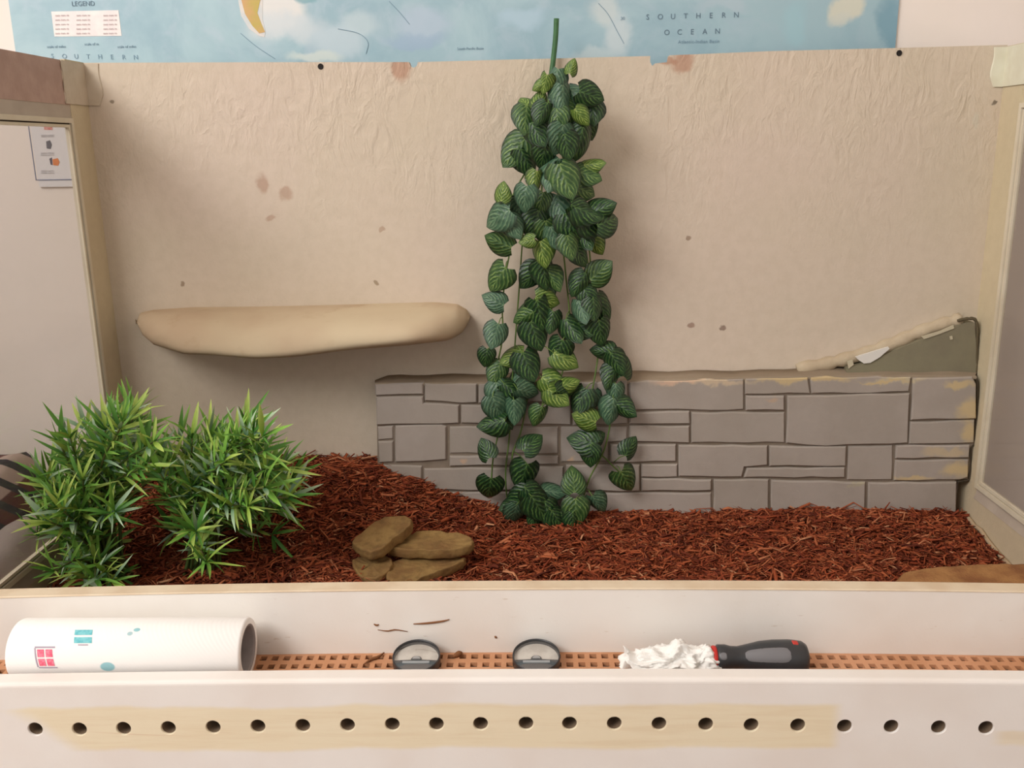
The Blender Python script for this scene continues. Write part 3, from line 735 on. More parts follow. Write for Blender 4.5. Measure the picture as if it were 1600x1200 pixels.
# ------------------------------------------------------------------ flat stones
def slate_mat():
    t = NT('olive_brown_slate'); p = t.pos(); n = t.noise(p, 30, 4).outputs[0]; n2 = t.noise(p, 110, 4).outputs[0]
    c = t.mix(t.ramp(n, .35, .65), lin((150, 120, 74)), lin((128, 96, 60)))
    c = t.mix(t.ramp(n2, .45, .7, 0, .5), c, lin((108, 84, 52)))
    g = t.new('ShaderNodeNewGeometry'); nz = t.xyz(g.outputs['Normal'])[2]
    nr = t.bump(t.noise(p, 150, 4).outputs[0], .6, .002)
    return t.done(c, .85, nr, .2)
M_SLATE = slate_mat()
def q3(l): return [(500+u*.1875, 780+v_*.1875) for u, v_ in l]
def flat_stone(pxs, P, nrm, th, label):
    nrm = Vector(nrm).normalized(); pts = [atplane(x, y, P, nrm) for x, y in pxs]; m0 = len(pts)
    sm = []
    for i in range(m0):
        a, b_, c, d = pts[i-1], pts[i], pts[(i+1) % m0], pts[(i+2) % m0]
        for t_ in (0, .33, .66):
            sm.append(.5*((2*b_)+(c-a)*t_+(2*a-5*b_+4*c-d)*t_*t_+(3*b_-a-3*c+d)*t_**3))
    m = len(sm); c = sum(sm, Vector())/m
    rings = []
    for s_, dz in ((.5, -.0016), (.84, -.0012), (.95, .0004), (.985, -.0004), (1.0, -.0020), (1.0, -th*.35), (1.02, -th*.5), (.99, -th*.75), (.985, -th*.92), (.94, -th)):
        rings.append([c+(p-c)*(s_*(1+.022*math.sin(i*2.9+dz*700)+.012*math.sin(i*5.3)))+nrm*(dz+.0008*math.sin(i*1.9)) for i, p in enumerate(sm)])
    v = [p for r in rings for p in r]+[c+nrm*.001, c-nrm*th]; f = []
    for r in range(len(rings)-1): f += [(r*m+k, r*m+(k+1) % m, (r+1)*m+(k+1) % m, (r+1)*m+k) for k in range(m)]
    n0 = len(v)-2
    f += [(k, (k+1) % m, n0) for k in range(m)]+[((len(rings)-1)*m+k, (len(rings)-1)*m+(k+1) % m, n0+1) for k in range(m)]
    low = min(p.z for p in v); o = obj('flat_stone', v, f, M_SLATE, smooth=True, origin=(c.x, c.y, low))
    tag(o, label, 'stone', 'flat slabs stacked on the bark'); return o
flat_stone(q3([(190, 690), (235, 610), (300, 575), (420, 590), (500, 640), (520, 720), (380, 760), (240, 750)]), atz(570, 905, .083), (.02, -.1, 1), .010, 'bottom left slab, mostly hidden under the small stone')
flat_stone(q3([(560, 540), (640, 505), (800, 480), (1000, 470), (1170, 478), (1212, 498), (1130, 545), (1000, 595), (850, 650), (760, 700), (640, 720), (560, 660)]), atz(660, 890, .096), (.05, -.12, 1), .012, 'lower right olive slab, tapering to the right beneath the broad one')
flat_stone(q3([(265, 520), (300, 490), (340, 478), (450, 470), (560, 472), (605, 520), (575, 590), (500, 645), (400, 660), (320, 630)]), atz(582, 885, .100), (-.05, -.22, 1), .010, 'small rounded slab at the lower left of the stack')
flat_stone(q3([(560, 395), (640, 345), (760, 285), (900, 255), (1060, 275), (1190, 283), (1262, 325), (1282, 362), (1200, 402), (1030, 425), (850, 420), (680, 418)]), atz(680, 848, .116), (.03, -.10, 1), .013, 'broad olive slab lying flat at the right of the stack')
flat_stone(q3([(268, 345), (375, 250), (500, 162), (620, 135), (740, 148), (765, 190), (700, 262), (610, 325), (545, 385), (470, 425), (390, 432), (295, 390)]), atz(598, 835, .131), (-.10, -.22, 1), .014, 'tilted olive slab on the top left of the stack')

# ------------------------------------------------------------------ hanging vine
def leaf_mesh(name, cup, droop, wid, mat, seed):
    nu, nv = 8, 10; v = []; f = []; uv = []
    for j in range(nv+1):
        t_ = j/nv
        hw = wid*(1-t_)**.88*(t_+.035)**.42*1.24
        for i in range(nu+1):
            s_ = -1+2*i/nu; a = abs(s_)
            x = hw*s_; y = t_-.15*a**1.3*(1-t_)**2.5
            z = -cup*x*x*2.2+.10*a*hw-droop*y*y+.018*math.sin(t_*34-a*9)*a*(1-t_)+.02*noise.noise(Vector((x*4, y*4, seed)))
            v.append((x, y, z)); uv.append(((s_+1)/2, t_))
    for j in range(nv):
        for i in range(nu): a = j*(nu+1)+i; f.append((a, a+1, a+nu+2, a+nu+1))
    me = bpy.data.meshes.new(name); me.from_pydata(v, [], f); me.shade_smooth()
    L = me.uv_layers.new(name='UVMap')
    for lp in me.loops: L.data[lp.index].uv = uv[lp.vertex_index]
    me.materials.append(mat); return me
def leaf_mat(name, dark, mid, vein, amt, rough=.42):
    t = NT(name); uvn = t.new('ShaderNodeUVMap'); u, v_, _ = t.xyz(uvn.outputs[0])
    a = t.math('ABSOLUTE', t.math('MULTIPLY_ADD', u, 2., -1.)); nz = t.noise(uvn.outputs[0], 7, 2).outputs[0]
    cc = t.math('SUBTRACT', t.math('MULTIPLY_ADD', nz, .16, v_), t.math('MULTIPLY', t.math('POWER', a, 1.2), .66))
    st = t.math('SINE', t.math('MULTIPLY', cc, 2*math.pi*5.2))
    m = t.math('MULTIPLY', t.ramp(st, .1, .95), t.math('MULTIPLY', t.ramp(a, .97, .72), t.ramp(v_, 1, .85)))
    mid_ = t.ramp(a, .07, .03)
    m = t.math('MULTIPLY', t.math('MULTIPLY', t.math('MAXIMUM', m, t.math('MULTIPLY', mid_, .7)), amt), t.ramp(t.noise(uvn.outputs[0], 3.1, 2).outputs[0], .38, .62, .25, .95))
    base = t.mix(t.ramp(nz, .35, .65), lin(dark), lin(mid))
    base = t.mix(t.ramp(a, .72, 1, 0, .75), base, lin((26, 36, 22)))
    return t.done(t.mix(m, base, lin(vein)), rough, t.bump(st, .25, .002), .45)
LM = {'d': leaf_mat('leaf_dark_green', (18, 44, 24), (30, 64, 32), (112, 150, 78), .62), 't': leaf_mat('leaf_blue_green', (52, 82, 62), (70, 104, 78), (144, 172, 130), .55),
      'g': leaf_mat('leaf_mid_green', (44, 74, 38), (58, 92, 46), (150, 176, 100), .65), 'l': leaf_mat('leaf_lime_green', (66, 94, 34), (86, 116, 42), (176, 192, 104), .85)}
LMESH = {}
for k in LM: LMESH[k] = [leaf_mesh('vine_leaf_mesh', c, d, wd, LM[k], i) for i, (c, d, wd) in enumerate([(.5, .15, .86), (.9, .35, .80), (.3, .5, .90), (1.0, .1, .76)])]
LEAVES = """893,106,28,-70,l 852,128,34,110,l 868,120,44,100,t 845,132,26,150,l 900,145,48,40,t 920,148,48,20,d 926,172,46,80,d 880,150,50,90,t 893,172,48,60,g 905,180,36,50,l
824,163,36,-110,l 845,158,38,-70,l 822,182,50,100,g 850,172,42,120,d 838,205,48,60,d 870,180,44,85,g 862,205,42,100,g 822,248,50,60,d 808,232,62,130,g 915,195,52,60,d
908,218,58,100,d 885,225,46,80,d 878,212,50,100,t 885,190,42,40,g 925,256,38,0,l 916,272,46,20,g 890,262,48,50,d 868,266,66,110,t 882,276,64,70,g 838,280,38,100,l 850,240,44,100,d
910,296,44,20,g 784,303,34,-80,l 820,305,44,100,t 845,312,38,100,g 874,320,52,80,t 905,325,42,20,d 935,328,52,-20,d 780,336,56,160,t 798,348,46,60,t 784,380,50,205,g
812,325,42,90,t 838,345,50,110,d 855,360,46,80,g 892,350,56,60,d 866,368,44,70,t 875,330,48,90,t 915,330,54,20,d 925,348,54,10,d 948,346,52,-25,d 905,395,40,50,d 928,380,42,60,l
890,382,44,80,g 846,392,46,80,l 826,376,28,170,l 912,370,44,60,d 780,432,58,130,g 776,472,42,205,t 775,520,50,110,t 760,556,36,100,d 776,580,44,120,g
832,430,54,130,d 862,435,48,60,g 851,427,56,80,d 852,458,42,100,t 850,469,46,20,l 822,494,50,150,g 843,488,62,80,d 836,520,60,70,d 862,500,44,100,d 893,512,56,60,d
906,515,46,20,d 874,546,52,110,d 879,558,50,30,l 805,556,52,150,l 824,568,60,70,d 908,440,50,120,d 934,427,54,-40,g 918,460,42,60,d 908,482,50,70,t 928,480,44,90,d 940,478,56,60,d
922,510,44,120,g 938,516,52,80,d 944,550,46,185,d 975,575,44,-80,d 962,565,50,60,d 958,586,50,120,d
812,596,52,100,t 800,608,50,40,d 822,612,50,20,t 778,612,50,80,t 776,634,52,70,t 803,640,50,90,t 790,655,40,60,d 772,660,58,172,d 860,598,52,30,l 885,601,46,-20,l 880,614,42,20,d
869,617,50,40,l 843,648,42,110,g 759,704,42,-120,d 827,694,46,-50,d 908,622,52,110,d 925,625,44,90,t 918,655,48,200,l 962,612,40,90,t 957,638,52,100,t 973,638,48,30,d 930,685,40,-30,d
917,690,54,195,d 922,708,42,90,d 984,701,42,-50,d 765,762,54,100,d 819,742,62,105,d 833,772,50,40,d 862,768,46,5,t 897,755,48,-90,g 978,750,56,60,g 900,796,54,90,g 932,786,44,60,t
815,780,54,150,d 840,790,60,60,d 805,802,46,100,t 855,798,50,80,d 835,806,46,110,d 870,810,46,60,d 896,814,42,90,d 874,818,44,20,g 800,790,42,160,d"""
VR = thing('hanging_vine', 'artificial trailing vine with striped heart-shaped leaves hanging down the middle of the back panel', 'plant', at(870, 95, -.012))
M_STEM = simple('dull_green_stem', (70, 112, 72), .5, (60, 100, 62), 40); M_VINE = simple('bright_green_vine', (104, 128, 62), .5, (90, 118, 56), 30)
o = MB().tube(spline([at(869.5, 29, -.010), at(868, 60, -.010), at(864, 98, -.011), at(860, 130, -.016), at(860, 180, -.03)], 16), [.0034]*12+[.0038]*5, 10).build('hook_stem', M_STEM, VR, smooth=True); o['label'] = 'bare dull green top stem'
def depth(py, k=0.): return -.046-k if py < 600 else -.058-k
VINES = [[(860, 150), (838, 230), (822, 310), (816, 380), (812, 440), (806, 520), (800, 600), (796, 680), (790, 740), (794, 800)],
         [(861, 150), (850, 240), (846, 320), (850, 400), (846, 470), (840, 540), (828, 600), (815, 670), (800, 720), (820, 780)],
         [(862, 150), (868, 260), (876, 350), (884, 430), (890, 500), (884, 560), (868, 610), (842, 640)],
         [(863, 150), (880, 250), (905, 340), (920, 420), (930, 500), (950, 570), (955, 640), (945, 700), (920, 750), (905, 800)],
         [(863, 150), (885, 260), (915, 350), (925, 440), (935, 540), (925, 620), (925, 690), (950, 720), (975, 745)],
         [(859, 150), (830, 250), (800, 310), (800, 370), (790, 430), (785, 480), (785, 530), (772, 600), (780, 660), (770, 720), (768, 760)]]
for k, vv in enumerate(VINES):
    MB().tube(spline([at(x, y, depth(y)+.012-.004*math.sin(i*1.7+k)) for i, (x, y) in enumerate(vv)], 50), .0011, 6).build('vine_strand', M_VINE, VR, smooth=True)
vp = [(x, y) for vv in VINES for x, y in vv]
rl = random.Random(3)
allseg = [(Vector(a), Vector(b_)) for vv in VINES for a, b_ in zip(vv[:-1], vv[1:])]
for idx, s in enumerate(LEAVES.split()):
    x, y, sz, ang, k = s.split(','); x, y, sz, ang = float(x), float(y), float(sz), math.radians(float(ang))
    upper = y < 420
    Y = depth(y)-(.02+.035*rl.random() if upper else .002+.018*rl.random())
    if y > 770: Y -= .012
    p = at(x, y, Y); L = sz*mpp(p)*(.84 if not upper else .92)
    tip = Vector((math.cos(ang), 0, -math.sin(ang)))
    nrm = (Vector((0, -1, .12))+Vector((rl.uniform(-.42, .42), 0, rl.uniform(-.25, .5)))).normalized()
    if Y+L*.35 > -.01: pass
    yv = (tip-nrm*tip.dot(nrm)).normalized(); xv = yv.cross(nrm)
    base = p-yv*L*.36
    R = Matrix.Identity(4)
    for i in range(3): R[i][0], R[i][1], R[i][2], R[i][3] = xv[i]*L, yv[i]*L, nrm[i]*L, base[i]-ORG[VR][i]
    o = link(bpy.data.objects.new('leaf', rl.choice(LMESH[k])), VR); o.matrix_basis = R
    if k == 'l' : o['label'] = 'bright lime green leaf'
    # petiole back to the nearest strand
    if not upper:
        bx = Vector((x-math.cos(ang)*sz*.4, y-math.sin(ang)*sz*.4)); best = None
        for a, b_ in allseg:
            d = b_-a; t_ = max(0, min(1, (bx-a).dot(d)/d.length_squared)); q = a+d*t_
            if best is None or (q-bx).length < best[0]: best = ((q-bx).length, q)
        if best[0] < 60:
            q = best[1]; e = at(q.x, q.y-6, depth(q.y)+.010)
            MB().tube([base, base.lerp(e, .5)+Vector((0, -.002, .003)), e], .0007, 5).build('petiole', M_VINE, VR, smooth=True)

# ------------------------------------------------------------------ bushy artificial plants
def blade_mesh(name, mat, w_, droop):
    v = []; f = []
    prof = [(0, .25), (.18, .75), (.40, 1), (.66, .78), (.86, .4), (1, .03)]
    for t_, a in prof:
        for s_ in (-1, 0, 1): v.append((s_*w_*a, t_, -.02*(1-abs(s_))*0+.35*w_*a*abs(s_)-droop*t_*t_))
    for j in range(len(prof)-1):
        for i in range(2): a = j*3+i; f.append((a, a+1, a+4, a+3))
    me = bpy.data.meshes.new(name); me.from_pydata(v, [], f); me.shade_smooth()
    L = me.uv_layers.new(name='UVMap')
    for lp in me.loops: co = me.vertices[lp.vertex_index].co; L.data[lp.index].uv = (co.x/w_/2+.5, co.y)
    me.materials.append(mat); return me
def blade_mat(name, a, b_):
    t = NT(name); uvn = t.new('ShaderNodeUVMap'); u, v_, _ = t.xyz(uvn.outputs[0])
    c = t.mix(v_, lin(a), lin(b_)); 
    return t.done(c, .5, None, .35, Subsurface_Weight=0.)
BM = [blade_mat('blade_green', (84, 138, 46), (140, 182, 80)), blade_mat('blade_lime', (126, 162, 52), (186, 204, 108)), blade_mat('blade_blue_green', (66, 118, 80), (184, 204, 168)), blade_mat('blade_deep_green', (58, 110, 44), (100, 150, 58))]
BMESH = [[blade_mesh('blade', m, w_, d) for (w_, d) in ((.060, .10), (.052, .3), (.068, -.05))] for m in BM]
M_PSTEM = simple('plant_stem_green', (76, 100, 46), .6, (92, 90, 48), 30)
def bush(label, basepx, baseY, tips, seed, nfill):
    r_ = random.Random(seed)
    bx = at(*basepx, baseY); bx.z = barkz(bx.x, bx.y)-.004
    root = thing('bamboo_plant', label, 'plant', bx, None)
    stems = MB(); whorls = []
    tp = [(x, y, None) for x, y in tips]
    for k in range(nfill):
        a, b_ = r_.choice(tips), r_.choice(tips); t_ = r_.random()
        tp.append((a[0]*(1-t_)+b_[0]*t_+r_.uniform(-15, 15), a[1]*(1-t_)+b_[1]*t_+r_.uniform(-10, 20), None))
    for n_, (x, y, _) in enumerate(tp):
        q0 = atz(x, y, .1) if y > 880 else None
        Y = baseY+r_.uniform(-.10, .10)
        tip = at(x, y, Y)
        for _k in range(8):
            if barkz(max(-.59, min(.59, tip.x)), min(-.01, Y))+.012 > tip.z and Y > -.40: Y -= .02; tip = at(x, y, Y)
        while tip.x < -.585 and Y > -.42: Y -= .01; tip = at(x, y, Y)
        tip.x = max(tip.x, -.588)
        mid = bx.lerp(tip, .5)+Vector((-(tip.x-bx.x)*.18, 0, .02+abs(tip.x-bx.x)*.22))
        b0 = bx+Vector((r_.uniform(-.02, .02), r_.uniform(-.02, .02), 0))
        P = spline([b0, mid, tip], 14); stems.tube(P, [.0022-.0012*i/14 for i in range(15)], 5)
        Ls = (tip-b0).length; nw = max(2, int(Ls/.021))
        for k in range(nw):
            t_ = 1-k*.75/nw; i = t_*14; a = int(min(i, 13)); c = P[a].lerp(P[a+1], i-a); d = (P[a+1]-P[a]).normalized()
            whorls.append((c, d, k == 0))
    stems.build('stem', M_PSTEM, root, smooth=True)
    leaves = []
    for c, d, end in whorls:
        m = r_.randint(6, 8) if end else r_.randint(5, 7); o1 = d.orthogonal().normalized(); o2 = d.cross(o1); ph = r_.random()*6.28
        for k in range(m):
            a = ph+2*math.pi*k/m+r_.uniform(-.3, .3); spread = r_.uniform(.55, 1.25) if end else r_.uniform(.8, 1.35)
            if end and k == 0: spread = .15
            yv = (d*math.cos(spread)+(o1*math.cos(a)+o2*math.sin(a))*math.sin(spread)+Vector((0, 0, .45))).normalized()
            L = r_.uniform(.018, .044)*(1.12 if end else 1)
            if (c+yv*L).x < -.596: yv.x = abs(yv.x)*.2; yv.normalize()
            pr = Vector((0, -.5, .8))+Vector((r_.uniform(-.6, .6), r_.uniform(-.6, .6), r_.uniform(-.3, .3)))
            nn = (pr-yv*pr.dot(yv)).normalized(); xv = yv.cross(nn)
            R = Matrix.Identity(4)
            for i in range(3): R[i][0], R[i][1], R[i][2], R[i][3] = xv[i]*L, yv[i]*L, nn[i]*L, c[i]-bx[i]
            cm = r_.choices([0, 1, 2, 3], [4, 3, 2, 3])[0]
            me = r_.choice(BMESH[cm])
            leaves.append((c.y-(.08 if end else 0)+r_.uniform(0, .05), R, me, cm))
    leaves.sort(key=lambda q: q[0])
    for _, R, me, cm in leaves[:300]:
        o = link(bpy.data.objects.new('leaf', me), root); o.matrix_basis = R
    V = []; F = []; MI = []; UV = []
    for _, R, me, cm in leaves[300:]:
        n0 = len(V); V += [tuple(R @ q.co) for q in me.vertices]
        for p in me.polygons: F.append(tuple(i+n0 for i in p.vertices)); MI.append(cm); UV += [tuple(me.uv_layers[0].data[l].uv) for l in p.loop_indices]
    if V:
        me = bpy.data.meshes.new('foliage'); me.from_pydata(V, [], F); me.shade_smooth()
        for m_ in BM: me.materials.append(m_)
        me.polygons.foreach_set('material_index', MI); L = me.uv_layers.new(name='UVMap')
        for i, q in enumerate(UV): L.data[i].uv = q
        o = link(bpy.data.objects.new('foliage', me), root); o['kind'] = 'stuff'
    print('bush leaves', len(leaves))
bush('bushy artificial bamboo plant against the left window, the taller one', (170, 905), -.255,
     [(206, 640), (192, 660), (165, 672), (225, 670), (110, 685), (95, 695), (135, 672), (74, 752), (66, 815), (60, 838), (120, 720), (190, 705), (240, 690), (95, 865), (85, 893), (150, 760), (180, 800), (235, 750), (170, 850), (130, 890), (185, 900), (110, 780), (215, 720), (160, 720), (90, 800), (105, 895), (150, 905), (85, 740)], 11, 28)
bush('bushy artificial bamboo plant standing in the bark beside the stacked flat stones', (318, 893), -.235,
     [(300, 685), (327, 686), (385, 664), (410, 682), (402, 700), (412, 705), (395, 722), (440, 768), (450, 778), (370, 690), (280, 690), (350, 720), (270, 720), (425, 835), (380, 815), (330, 860), (310, 820), (390, 770), (262, 780), (300, 760), (345, 800), (360, 755), (275, 830), (250, 740), (455, 745), (425, 735), (430, 800), (240, 700)], 12, 28)

# ------------------------------------------------------------------ things in the front trough
TZ = lambda x: GZ+bow(x)
# kitchen roll
def roll():
    R = .0282; yc = -.5112; x0 = at(15, 1010, yc).x+.0095; x1 = at(387, 1000, yc).x; zc = TZ((x0+x1)/2)+R
    root = thing('kitchen_roll', 'nearly finished white kitchen paper roll lying in the front trough', 'paper roll', ((x0+x1)/2, yc, zc-R))
    prof = [(0, R-.010), (.0, R-.004), (.0015, R-.001), (.004, R), (x1-x0-.002, R), (x1-x0, R-.0012), (x1-x0, R-.006)]
    t = NT('embossed_kitchen_paper'); p = t.pos()
    vo = t.new('ShaderNodeTexVoronoi'); vo.feature = 'DISTANCE_TO_EDGE'; t.link(p, vo.inputs['Vector']); vo.inputs['Scale'].default_value = 150
    wv = t.math('SINE', t.math('MULTIPLY', t.math('ADD', t.xyz(p)[0], t.xyz(p)[2]), 1500.))
    c = lin((248, 244, 240))
    def s(px, py, rx, ry, col):
        nonlocal c
        # point on the roll surface: intersect the sight line with the cylinder
        d = ray(px, py); o_ = CAM_LOC; A = d[1]**2+d[2]**2; Bq = 2*(d[1]*(o_[1]-yc)+d[2]*(o_[2]-zc)); Cq = (o_[1]-yc)**2+(o_[2]-zc)**2-R*R
        k = (-Bq-math.sqrt(max(0, Bq*Bq-4*A*Cq)))/(2*A); q = Vector(o_+d*k); m = mpp(q)
        c = t.spot(c, p, q, (rx*m, ry*m, ry*m), col, .25, .8)
    nr = t.bump(wv, .07, .0005)
    pap = t
    for (px, py, rx, ry, col) in ((203, 990, 5, 4, (150, 190, 196)), (214, 984, 6, 4, (110, 186, 194)), (168, 1042, 13, 9, (120, 190, 200))): s(px, py, rx, ry, col)
    mat = pap.done(c, .8, nr, .1)
    MB().lathe_x(prof, (x0, yc, zc), 48, cap=False).build('paper_sheet', mat, root, smooth=True)
    rc = .0208
    mb = MB(); L = x1-x0
    mb.lathe_x([(.0, R-.010), (0, rc+.001), (.002, rc-.0012), (L-.002, rc-.0012), (L-.0003, rc), (L, rc+.001), (L, R-.006)], (x0, yc, zc), 48, cap=False)
    o = mb.build('cardboard_core', simple('grey_cardboard', (150, 142, 140), .85, (140, 132, 130), 40), root, smooth=True); o['label'] = 'grey cardboard tube'
    # printed motifs laid on the curved paper
    def motif(name, px, py, wpx, hpx, col, bars):
        d = ray(px, py); A = d[1]**2+d[2]**2; Bq = 2*(d[1]*(CAM_LOC[1]-yc)+d[2]*(CAM_LOC[2]-zc)); Cq = (CAM_LOC[1]-yc)**2+(CAM_LOC[2]-zc)**2-R*R
        k = (-Bq-math.sqrt(max(0, Bq*Bq-4*A*Cq)))/(2*A); q = Vector(CAM_LOC+d*k); m = mpp(q); a0 = math.atan2(q.z-zc, q.y-yc)
        v = []; f = []; mm = MB()
        for (u0, v0, u1, v1) in bars:
            vv = []; n_ = 4
            for i in range(n_+1):
                vv_ = v0+(v1-v0)*i/n_; a = a0+vv_*hpx*m/R
                for u in (u0, u1): xx = q.x+(u+.18*vv_)*wpx*m; vv.append((xx, yc+(R+.00025)*math.cos(a), zc+(R+.00025)*math.sin(a)))
            mm.add(vv, [(2*i, 2*i+1, 2*i+3, 2*i+2) for i in range(n_)])
        mm.build(name, col, root, recalc=False)
    teal = simple('teal_print', (104, 186, 196), .8, (134, 204, 210), 300); red = simple('pink_red_print', (236, 96, 124), .8, (244, 140, 160), 400); grey = simple('grey_print', (176, 160, 176), .8)
    motif('teal_motif', 130, 994, 28, 22, teal, [(-.5, -.5, .5, -.08), (-.5, .08, .5, .5)])
    motif('red_motif', 71, 1028, 24, 26, red, [(-.5, -.5, -.05, -.05), (.05, -.5, .5, -.05), (-.5, .05, -.05, .5), (.05, .05, .5, .5)])
    motif('grey_outline', 71, 1028, 28, 30, grey, [(-.55, -.58, .6, -.5), (-.58, -.5, -.5, .5), (-.5, .5, .55, .56)])
    motif('grey_outline', 130, 1008, 16, 6, grey, [(-.5, -.2, .5, .1)])
roll()
# dial gauges
M_BLACK = simple('black_plastic', (44, 44, 46), .35, (54, 54, 56), 30, spec=.5); M_FACE = simple('dial_face_grey', (214, 208, 198), .5, (190, 182, 172), 60); M_SILVER = simple('dial_silver', (176, 178, 180), .3, Metallic=.6)
def gauge(px, label):
    p = at(px, 1031, -.5005); c = Vector((p.x, -.5005, TZ(p.x)+.0062)); R = .0222
    root = thing('dial_gauge', label, 'gauge', (c.x, c.y, TZ(c.x)), 'round black dial gauges in the trough')
    tilt = Matrix.Rotation(math.radians(10), 4, 'X')
    def place(mb): mb.v = [c+tilt @ Vector(v) for v in mb.v]; return mb
    def lathe(prof, seg=40):
        m = MB(); v = []; f = []
        for r, z in prof: v += [(r*math.cos(2*math.pi*k/seg), r*math.sin(2*math.pi*k/seg), z) for k in range(seg)]
        for i in range(len(prof)-1): f += [(i*seg+k, i*seg+(k+1) % seg, (i+1)*seg+(k+1) % seg, (i+1)*seg+k) for k in range(seg)]
        m.add(v, f); return m
    place(lathe([(.001, -.0042), (R*.92, -.0042), (R, -.003), (R, .005), (R*.985, .0062), (R*.955, .0062), (R*.935, .005), (R*.925, .001)])).build('bezel', M_BLACK, root, smooth=True)
    place(lathe([(R*.93, .0012), (R*.5, .0012), (.0005, .0012)])).build('dial_face', M_FACE, root)
    m = MB()
    n_ = 18; pts = [(R*.925*math.cos(a), R*.925*math.sin(a)) for a in [math.pi+.12+(math.pi-.24)*i/n_ for i in range(n_+1)]]
    hub = [(.0052*math.cos(a), .0052*math.sin(a)-.0015) for a in [math.pi*i/8 for i in range(9)]]
    poly = pts+hub; nn = len(poly)
    m.add([(x, y, .0020) for x, y in poly]+[(x, y, .0013) for x, y in poly], [tuple(range(nn))]+[(i, (i+1) % nn, nn+(i+1) % nn, nn+i) for i in range(nn)])
    o = place(m).build('dial_mask', M_BLACK, root); o['label'] = 'black lower half of the dial'
    m = MB(); m.box((-R*.56, -.0072, .002), (R*.56, -.0042, .0030)); place(m).build('silver_bar', M_SILVER, root)
    m = MB(); v = [(.0036*math.cos(math.pi*i/8), .0036*math.sin(math.pi*i/8)-.0015, .0021) for i in range(9)]+[(.0036*math.cos(math.pi*i/8), .0036*math.sin(math.pi*i/8)-.0015, .0032) for i in range(9)]
    m.add(v, [tuple(range(9)), tuple(range(9, 18))]+[(i, (i+1) % 9, 9+(i+1) % 9, 9+i) for i in range(9)]); place(m).build('hub', M_SILVER, root)
    place(lathe([(R*.94, .0050), (R*.7, .0060), (R*.4, .0068), (.0005, .0071)])).build('lens', M_LENS, root, smooth=True)
gauge(651, 'round black dial gauge in the trough, the one nearer the paper roll')
gauge(838, 'round black dial gauge in the trough, the one nearer the crumpled tissue')
# screwdriver
def driver():
    yc = -.5125; xa = at(1111, 1022, yc).x; xb = at(1262, 1020, yc).x; L = xb-xa; zc = TZ((xa+xb)/2)+.0160
    root = thing('screwdriver', 'screwdriver with a black and grey handle lying in the front trough', 'screwdriver', ((xa+xb)/2, yc, zc-.016))
    pr = [(.004, .0095), (.006, .0118), (.013, .0118), (.018, .0104), (.024, .0101), (.032, .0118), (.044, .0146), (.056, .0158), (.070, .0160), (L-.012, .0156), (L-.005, .0146), (L-.0015, .0122), (L, .008)]
    MB().lathe_x(pr, (xa, yc, zc), 36).build('handle', M_BLACK, root, smooth=True)
    o = MB().lathe_x([(-.0005, .004), (0, .0098), (.002, .0110), (.0045, .0106), (.0055, .009)], (xa, yc, zc), 32).build('collar', simple('red_plastic', (196, 52, 44), .45), root, smooth=True); o['label'] = 'red collar'
    def rad(x): return interp(x, [a for a, _ in pr], [b_ for _, b_ in pr])
    def patch(name, x0, x1, a0, a1, mat, lift=.0006, rnd=.2):
        v = []; f = []; nu, nv_ = 14, 6
        for i in range(nu+1):
            u = i/nu; e = min(1, min(u, 1-u)/rnd); k = math.sqrt(max(0, 1-(1-e)**2))*.55+.45 if e < 1 else 1
            x = x0+(x1-x0)*u
            for j in range(nv_+1):
                a = (a0+a1)/2+(a1-a0)*(j/nv_-.5)*k; r = rad(x)+lift*(1 if 0 < i < nu and 0 < j < nv_ else -.3)
                v.append((xa+x, yc+r*math.cos(a), zc+r*math.sin(a)))
        for i in range(nu):
            for j in range(nv_): q = i*(nv_+1)+j; f.append((q, q+1, q+nv_+2, q+nv_+1))
        return obj(name, v, f, mat, root, smooth=True)
    G = simple('grey_rubber', (118, 116, 118), .6)
    pi = math.pi
    o = patch('grip_panel', .0285, L-.018, pi-1.15, pi-.22, G); o['label'] = 'grey grip panel'
    patch('grip_dot', .0065, .0125, pi-.95, pi-.35, G, rnd=.5)
    patch('end_mark', L-.0150, L-.0095, pi-1.75, pi-1.32, simple('red_mark', (190, 60, 52), .5))
    MB().tube([(xa+.001, yc, zc), (xa-.060, yc, zc-.004), (xa-.077, yc, zc-.0055)], [.003, .003, .003], 12).build('shaft', simple('steel', (70, 70, 72), .3, Metallic=.8), root, smooth=True)
driver()
